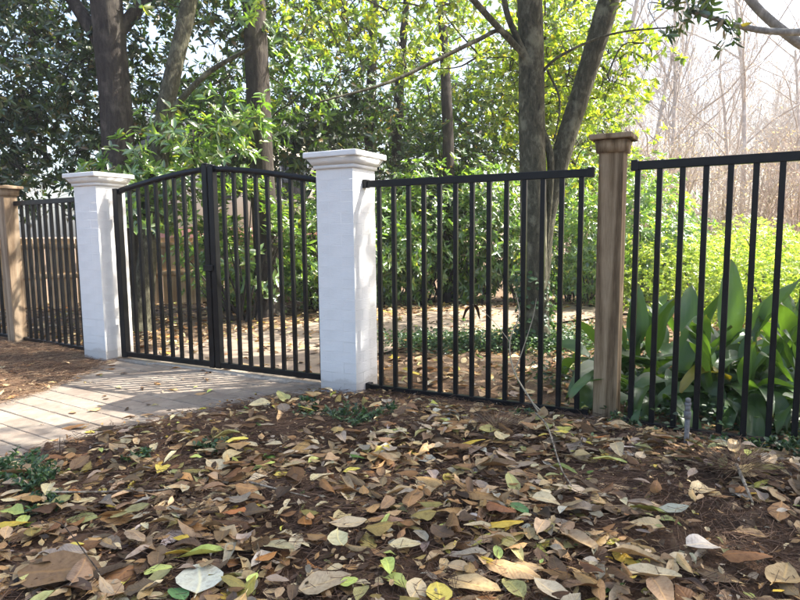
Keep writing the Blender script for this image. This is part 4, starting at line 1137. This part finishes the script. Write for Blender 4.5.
# the ones that stand out: ground position, heading, length, mesh, colour, label
g7 = np.random.default_rng(77)
FX, CX, CYc = 620.28, 400, 300
def ground_at(px, py, z=.02):
    v = fw * 1.0 + rr * ((px - CX) / FX) + uu * ((CYc - py) / FX)
    t = (z - EYE) / v.z; return v.x * t, v.y * t
HERO = [(198, 580, 95, .19, 6, 'pale', "largest pale grey leaf, lying near the bottom edge left of centre", 1.3), (522, 467, 5, .14, 1, 'pale', "pale whitish humped leaf in the litter below the iron panel", 1.0),
        (517, 510, -60, .115, 0, 'green', "fresh green leaf in the middle of the litter", 1.0), (503, 526, 5, .15, 4, 'yellow', "yellow green leaf lying crosswise below the fresh green leaf", .9),
        (498, 553, 80, .07, 0, 'lime', "small yellow green leaf below the crosswise yellow one", 1.0), (474, 587, -35, .17, 6, 'tan', "large tan leaf at the bottom edge right of centre", 1.0),
        (512, 573, -25, .19, 4, 'cream', "long cream leaf above the olive one at the bottom edge", 1.0), (514, 590, 95, .13, 0, 'olive', "olive leaf overlapping the long cream leaf at the bottom edge", 1.0),
        (579, 543, -70, .17, 5, 'tan', "tan leaf with rolled edges right of the bottom centre", 1.0), (387, 568, 110, .10, 8, 'lime', "folded yellow green leaf right of the bottom centre", 1.0),
        (438, 595, 80, .11, 6, 'yellow', "round yellow leaf at the bottom edge near the centre", 1.2), (416, 590, 60, .10, 6, 'cream', "pale yellow leaf left of the round yellow leaf", 1.2),
        (178, 596, 120, .09, 0, 'green', "dark green leaf tip below the large pale grey leaf", 1.3), (205, 553, 15, .16, 9, 'lime', "bright yellow green leaf above the large pale grey leaf", .8),
        (14, 527, 170, .13, 1, 'yellow', "yellow leaf at the left picture edge", 1.0), (24, 522, 100, .09, 0, 'lime', "pale green leaf beside the yellow leaf at the left edge", 1.2),
        (238, 514, 10, .12, 7, 'orange', "orange yellow leaf left of centre in the litter", .8), (108, 578, 55, .15, 3, 'dark', "rolled dark brown leaf near the bottom left", 1.0),
        (60, 572, 5, .24, 6, 'brown', "large decayed brown leaf near the bottom left corner", 1.1), (279, 547, -30, .12, 6, 'cream', "cream leaf with a bitten edge left of the bottom centre", 1.1),
        (158, 571, 0, .09, 6, 'lime', "mint green leaf piece left of the large pale grey leaf", 1.2), (349, 583, 20, .065, 6, 'lime', "small mint green leaf piece at the bottom", 1.4),
        (325, 585, 20, .18, 6, 'cream', "broad cream leaf at the bottom left of centre", 1.1), (421, 537, -70, .09, 0, 'grey', "small grey leaf right of the centre of the litter", 1.0),
        (405, 546, 0, .11, 6, 'cream', "star-like torn cream leaf in the centre of the litter", 1.1), (651, 577, -35, .18, 5, 'cream', "long cream leaf near the bottom right", .9),
        (636, 560, -25, .2, 3, 'tan', "long curled tan leaf running down to the right near the bottom", .8), (703, 547, 20, .12, 8, 'pale', "round cupped pale leaf near the bottom right", 1.5),
        (661, 595, -80, .15, 8, 'tan', "tan leaf cut by the bottom edge at right", 1.1), (563, 471, -40, .14, 3, 'lime', "narrow yellow green leaf right of the pale twig", .7),
        (672, 512, -15, .13, 2, 'pale', "pale cupped leaf in the right of the litter", 1.0), (747, 560, -15, .15, 1, 'brown', "smooth brown leaf near the bottom right corner", 1.1),
        (780, 577, 40, .16, 2, 'tan', "cupped tan leaf in the bottom right corner", 1.1), (352, 471, 10, .08, 6, 'yellow', "bright yellow leaf right of the plant in front of the pillar", 1.1),
        (236, 442, 25, .13, 0, 'yellow', "bright yellow leaf in the pine straw below the driveway", .9), (249, 446, -25, .1, 0, 'cream', "cream leaf touching the bright yellow one below the driveway", 1.0),
        (190, 440, 35, .12, 0, 'cream', "pale yellow leaf near the driveway edge", .9), (622, 449, 0, .14, 6, 'pale', "pale leaf in the straw below the weathered post", .6),
        (585, 456, 30, .12, 8, 'tan', "cupped tan leaf in front of the weathered post", 1.1), (76, 427, 0, .16, 1, 'brown', "brown leaf lying on the driveway near its edge", .7),
        (90, 431, -20, .06, 6, 'yellow', "small yellowish leaf beside the brown one on the driveway", 1.1), (135, 538, -30, .13, 4, 'pale', "pale torn leaf near the left bottom", 1.0),
        (348, 523, 0, .15, 2, 'cream', "cream leaf left of the centre of the litter", .9), (547, 503, -5, .12, 8, 'cream', "crumpled cream leaf right of the fresh green leaf", 1.2),
        (725, 447, -30, .18, 3, 'pale', "long pale leaf below the last pickets at right", .6), (480, 500, -40, .2, 4, 'tan', "large folded tan leaf left of the fresh green leaf", .9),
        (610, 462, -20, .15, 0, 'lime', "small green leaf in front of the weathered post", .5), (400, 492, 30, .13, 9, 'tan', "narrow tan leaf above the litter centre", 1.0)]
hero_xy = []
for (px, py, yaw, L, pr, kind, lab, ws) in HERO:
    x, y = ground_at(px, py, .05)
    x, y = ground_at(px, py, float(gh(x, y)) + .03 if py > 435 or px > 300 else .01)
    z = max(float(gh(x, y)), .0) + (.034 if float(drive_dist(x, y)) > 0 else .002)
    put_leaf(x, y, z, R(yaw), g7.normal() * .08, g7.normal() * .08, L * 1.0, pr, colr(kind, g7) if kind != 'green' else np.array((.13, .25, .09)), lab, None, ws)
    hero_xy.append((x, y))
hero_xy = np.array(hero_xy)
# random leaves; the 250 that show largest become things of their own
p = bed_points(g7, 13500, -2.7, 2.5, 1.5, 4.75, .0)
dens = np.array([mnoise.noise((a * 1.3 + 7, b * 1.3, 2.0)) for a, b in p]) + .25 * (p[:, 0] > -1.6)
edge_d = drive_dist(p[:, 0], p[:, 1])
fl = -((p[:, 1] - 4.33) + .5206 * (p[:, 0] + .15)) * .887
kp = g7.random(len(p)) < np.clip(.50 + dens * 1.5, .08, 1) * np.clip(.10 + edge_d * .62 + .2 * (p[:, 0] > 0), .10, 1) * np.clip(fl * 4, .1, 1)
fl = fl[kp]
p = p[kp]; n = len(p)
L = np.clip(g7.normal(.090, .028, n), .035, .17); L[g7.random(n) < .35] *= .6
kinds = g7.choice(len(KINDS), n, p=PR)
hz = g7.random(n) ** 1.2 * .05 + .003
hz *= np.clip(fl * 3, .12, 1)
dist = np.hypot(p[:, 0], p[:, 1])
size = L / np.hypot(dist, EYE)
vis = (np.abs(p[:, 0]) < p[:, 1] * .64) & (p[:, 1] > 1.75) & (hz > .03)
for hx in hero_xy: vis &= np.hypot(p[:, 0] - hx[0], p[:, 1] - hx[1]) > .05
near_hero = np.zeros(n, bool)
for hx in hero_xy: near_hero |= np.hypot(p[:, 0] - hx[0], p[:, 1] - hx[1]) < .06
hz[near_hero] *= .25
order = np.argsort(-size * vis)[:248]
pick = np.zeros(n, bool); pick[order] = True
def zone(x, y):
    if y < 2.15: v = "at the front"
    elif y < 2.7: v = "in mid litter"
    else: v = "towards the fence"
    h = "on the left" if x < -.45 else ("on the right" if x > .5 else "before the nearer pillar")
    return f"{v} {h}"
for q in np.where(pick)[0]:
    kd = KINDS[kinds[q]]; x, y = p[q]; pr = int(g7.integers(len(SPEC)))
    shape_w = ['cupped', 'humped', 'arched', 'rolled', 'humped', 'curled', 'flat', 'rolled', 'cupped', 'tightly rolled', 'torn twisted', 'narrow twisted', 'broad torn', 'sagging'][pr]
    lab = f"{WORD[kd]} {shape_w} fallen leaf {zone(x, y)}"
    put_leaf(x, y, float(gh(x, y)) + hz[q], g7.random() * 6.28, g7.normal() * .15, g7.normal() * .2 + (PI if g7.random() < .25 else 0), L[q] * 1.05, pr, colr(kd, g7), lab, "single fallen leaves in the foreground", g7.uniform(.85, 1.15))
def leaf_mass(name, P3, yaw, tilt, roll, L, kindsi, label, g, protos=LO):
    Vs, Fs, Us, Cs = [], [], [], []; off = 0
    pr = g.integers(len(protos), size=len(P3))
    for k_ in range(len(protos)):
        idx = np.where(pr == k_)[0]
        if not len(idx): continue
        V, F_, UV = protos[k_]; m_ = len(V)
        cy_, sy_ = np.cos(yaw[idx]), np.sin(yaw[idx]); ct, st = np.cos(tilt[idx]), np.sin(tilt[idx]); cr_, sr_ = np.cos(roll[idx]), np.sin(roll[idx])
        X0 = V[None, :, 0] * L[idx, None]; Y0 = V[None, :, 1] * L[idx, None]; Z0 = V[None, :, 2] * L[idx, None]
        Y1 = Y0 * cr_[:, None] - Z0 * sr_[:, None]; Z1 = Y0 * sr_[:, None] + Z0 * cr_[:, None]
        X2 = X0 * ct[:, None] + Z1 * st[:, None]; Z2 = -X0 * st[:, None] + Z1 * ct[:, None]
        X3 = X2 * cy_[:, None] - Y1 * sy_[:, None]; Y3 = X2 * sy_[:, None] + Y1 * cy_[:, None]
        W_ = np.stack([X3 + P3[idx, 0:1], Y3 + P3[idx, 1:2], Z2 + P3[idx, 2:3]], -1).reshape(-1, 3)
        Vs.append(W_); Fs.append((F_[None] + (np.arange(len(idx)) * m_)[:, None, None]).reshape(-1, 4) + off)
        Us.append(np.tile(UV, (len(idx), 1))); Cs.append(np.repeat(np.array([colr(KINDS[kindsi[q]], g) for q in idx]), m_, 0)); off += len(W_)
    me = np_mesh(name, np.concatenate(Vs), np.concatenate(Fs), uv=np.concatenate(Us), colors=np.concatenate(Cs), smooth=True)
    o = link(name, me, M['litter_att']); tag(o, label, 'leaf litter', kind='stuff'); return o
r_ = ~pick
P3 = np.c_[p[r_], gh(p[r_][:, 0], p[r_][:, 1]) + hz[r_]]; n = len(P3)
leaf_mass("leaf_litter", P3, g7.random(n) * 6.28, g7.normal(size=n) * .14, g7.normal(size=n) * .2 + PI * (g7.random(n) < .25), L[r_], kinds[r_], "carpet of fallen magnolia leaves in front of the fence", g7)
# crumbs and small broken pieces
p = bed_points(g7, 7500, -2.6, 2.5, 1.45, 4.75, -.03); n = len(p)
leaf_mass("leaf_crumbs", np.c_[p, np.maximum(gh(p[:, 0], p[:, 1]), 0) + .004 + g7.random(n) * .03], g7.random(n) * 6.28, g7.normal(size=n) * .3, g7.normal(size=n) * .35, g7.uniform(.012, .045, n), g7.choice(len(KINDS), n, p=PR), "small broken leaf pieces between the fallen leaves", g7)
# scattered on the driveway and on the strip left of it
pp = np.c_[g7.uniform(-4.6, -.5, 500), g7.uniform(2.6, 5.7, 500)]; dd = drive_dist(pp[:, 0], pp[:, 1])
kp = ((dd < 0) & (g7.random(500) < .28)) | ((dd > 0) & (pp[:, 0] < -2.4) & (pp[:, 1] > 4.2) & (pp[:, 1] < 5.8 - .65 * (pp[:, 0] + 2.9)))
pp = pp[kp]; n = len(pp)
leaf_mass("leaf_litter", np.c_[pp, np.maximum(gh(pp[:, 0], pp[:, 1]), 0) + .004], g7.random(n) * 6.28, g7.normal(size=n) * .08, g7.normal(size=n) * .1, g7.uniform(.03, .10, n), g7.choice(len(KINDS), n, p=PR), "thin scatter of dry leaves on the driveway", g7)
# behind the fence
pp = np.c_[g7.uniform(-6.5, 6, 15000), g7.uniform(3.2, 11.5, 15000)]
line = (pp[:, 1] - 4.33) + .5206 * (pp[:, 0] + .15)
pcl = np.min(np.hypot(pp[:, 0:1] - pc[None, :, 0], pp[:, 1:2] - pc[None, :, 1]), 1)
kp = (line > .03) & ((pcl > .85) | (g7.random(len(pp)) < .30)) & ~((pp[:, 0] < -2.6) & (pp[:, 1] < 5.95 - .65 * (pp[:, 0] + 2.9))) & (np.abs(pp[:, 0]) < pp[:, 1] * .75) & ((pp[:, 1] < 7.0) | (g7.random(len(pp)) < .75))
pp = pp[kp]; n = len(pp)
leaf_mass("leaf_litter", np.c_[pp, gh(pp[:, 0], pp[:, 1]) + .004 + g7.random(n) * .02 + .03 * (pcl[kp] < .9)], g7.random(n) * 6.28, g7.normal(size=n) * .2, g7.normal(size=n) * .25, g7.uniform(.05, .13, n), g7.choice(len(KINDS), n, p=PR), "dry leaves on the ground behind the iron fence", g7)

# ---------------------------------------------------------------- thin volume added to imitate veiling lens glare
veil_m = bpy.data.materials.new("glare_veil_volume"); veil_m.use_nodes = True; ht = veil_m.node_tree; ht.nodes.clear()
ho = ht.nodes.new("ShaderNodeOutputMaterial"); hv = ht.nodes.new("ShaderNodeVolumePrincipled")
hv.inputs['Color'].default_value = (.93, .95, 1, 1); hv.inputs['Density'].default_value = .0020; hv.inputs['Anisotropy'].default_value = .35
ht.links.new(hv.outputs[0], ho.inputs['Volume'])
hb = MB(); hb.box(-75, 75, -12, 75, -1.2, 20)
tag(hb.build("glare_veil", veil_m), "thin volume added to imitate lens glare over the trees", kind='stuff')

# ---------------------------------------------------------------- sticks, dry vine, pipe
def stick(pts, r, label, mat='stick', name='twig', cat='twig'):
    P = spline(pts, 6); k_ = len(P); m = MB()
    base = P[0].copy()
    m.tube(P - base, np.linspace(r, r * .45, k_), 6, .25, 3.3)
    o = m.build(name, M[mat], None, smooth=True, loc=tuple(base)); tag(o, label, cat); return o
def gp(px, py, dz=.03):
    x, y = ground_at(px, py, .04); return (x, y, float(gh(x, y)) + dz)
stick([gp(45, 502, .05), gp(95, 499, .06), gp(150, 501, .05), gp(172, 503, .05)], .005, "long straight pale twig lying in the litter at left")
stick([gp(250, 495, .05), gp(275, 503, .05), gp(310, 511, .04)], .005, "grey twig lying in the litter left of centre")
stick([gp(536, 420, .06), gp(547, 448, .10), gp(560, 480, .07), gp(571, 500, .04)], .0055, "pale stick slanting down from the needle heap")
stick([gp(736, 478, .05), gp(748, 500, .05), gp(752, 512, .04)], .009, "short thick pale stick in the litter at right")
stick([gp(60, 448, .0), (gp(60, 448)[0], gp(60, 448)[1], .05), (gp(60, 448)[0] + .004, gp(60, 448)[1], .10)], .003, "thin upright stub at the driveway edge", 'stick_dark')
a0 = gp(491, 442, .0)
stick([a0, (a0[0], a0[1], .06), (a0[0] - .003, a0[1], .12)], .006, "short dark upright stub in front of the iron panel", 'stick_dark')
stick([gp(100, 585, .06), gp(68, 560, .12), gp(55, 548, .10)], .0025, "thin curved brown stem near the bottom left", 'stick_dark')
# dry vine leaning on the panel, with a dark withered leaf
vb = np.array([.80, 3.72, .02])
vr = empty("dry_vine", tuple(vb)); tag(vr, "thin dry vine leaning on the iron panel with one withered dark leaf", 'vine')
for pts, r in (([(.86, 3.62, .0), (.80, 3.68, .10), (.70, 3.76, .28), (.68, 3.80, .46), (.74, 3.82, .62), (.72, 3.84, .76)], .006), ([(.70, 3.76, .26), (.76, 3.78, .42), (.82, 3.8, .60), (.85, 3.84, .72)], .004), ([(.69, 3.8, .44), (.6, 3.84, .56), (.50, 3.88, .66), (.46, 3.9, .68)], .0022), ([(.80, 3.68, .1), (.88, 3.58, .03), (.93, 3.5, .02)], .004)):
    m = MB(); P_ = spline(pts, 6); m.tube(P_ - vb, np.linspace(r, r * .5, len(P_)), 5, .2, 1.2, cap=False); m.build("stem", M['vine'], vr, smooth=True)
for a, t in ((.3, 1.2), (2.6, 1.0)):
    me = HIM[3]
    o = link("withered_leaf", me, None, vr, tuple(np.array([.455, 3.89, .66]) - vb + np.array([.03 * math.cos(a), 0, -.03])), (0, t, a), (.12, .12, .12)); o.color = (.05, .03, .02, 1)
# old pipe stake in front of the right panel
px_, py_ = ground_at(686, 452, .02)
pr_ = empty("pipe_stake", (px_, py_, 0)); tag(pr_, "old grey threaded metal pipe stake standing before the right iron panel", 'pipe')
m = MB(); zs = [(-.05, .0125), (.20, .0125), (.20, .018), (.235, .018), (.235, .0145), (.255, .0145), (.256, .0125), (.285, .0125), (.285, .016), (.30, .016), (.302, .004)]
seg = [(-.05, .195, .0125, 'tube'), (.195, .232, .0175, 'collar'), (.232, .262, .0135, 'neck'), (.262, .276, .0165, 'ring'), (.276, .297, .0125, 'tip')]
for z0, z1, r, nm in seg:
    m = MB(); m.tube(np.array([(0, 0, z0), (0, 0, z0 + .001), (0, 0, z1 - .001), (0, 0, z1)]), [r * .9, r, r, r * .9], 12, cap=True); m.build(nm, M['pipe'], pr_, smooth=False)
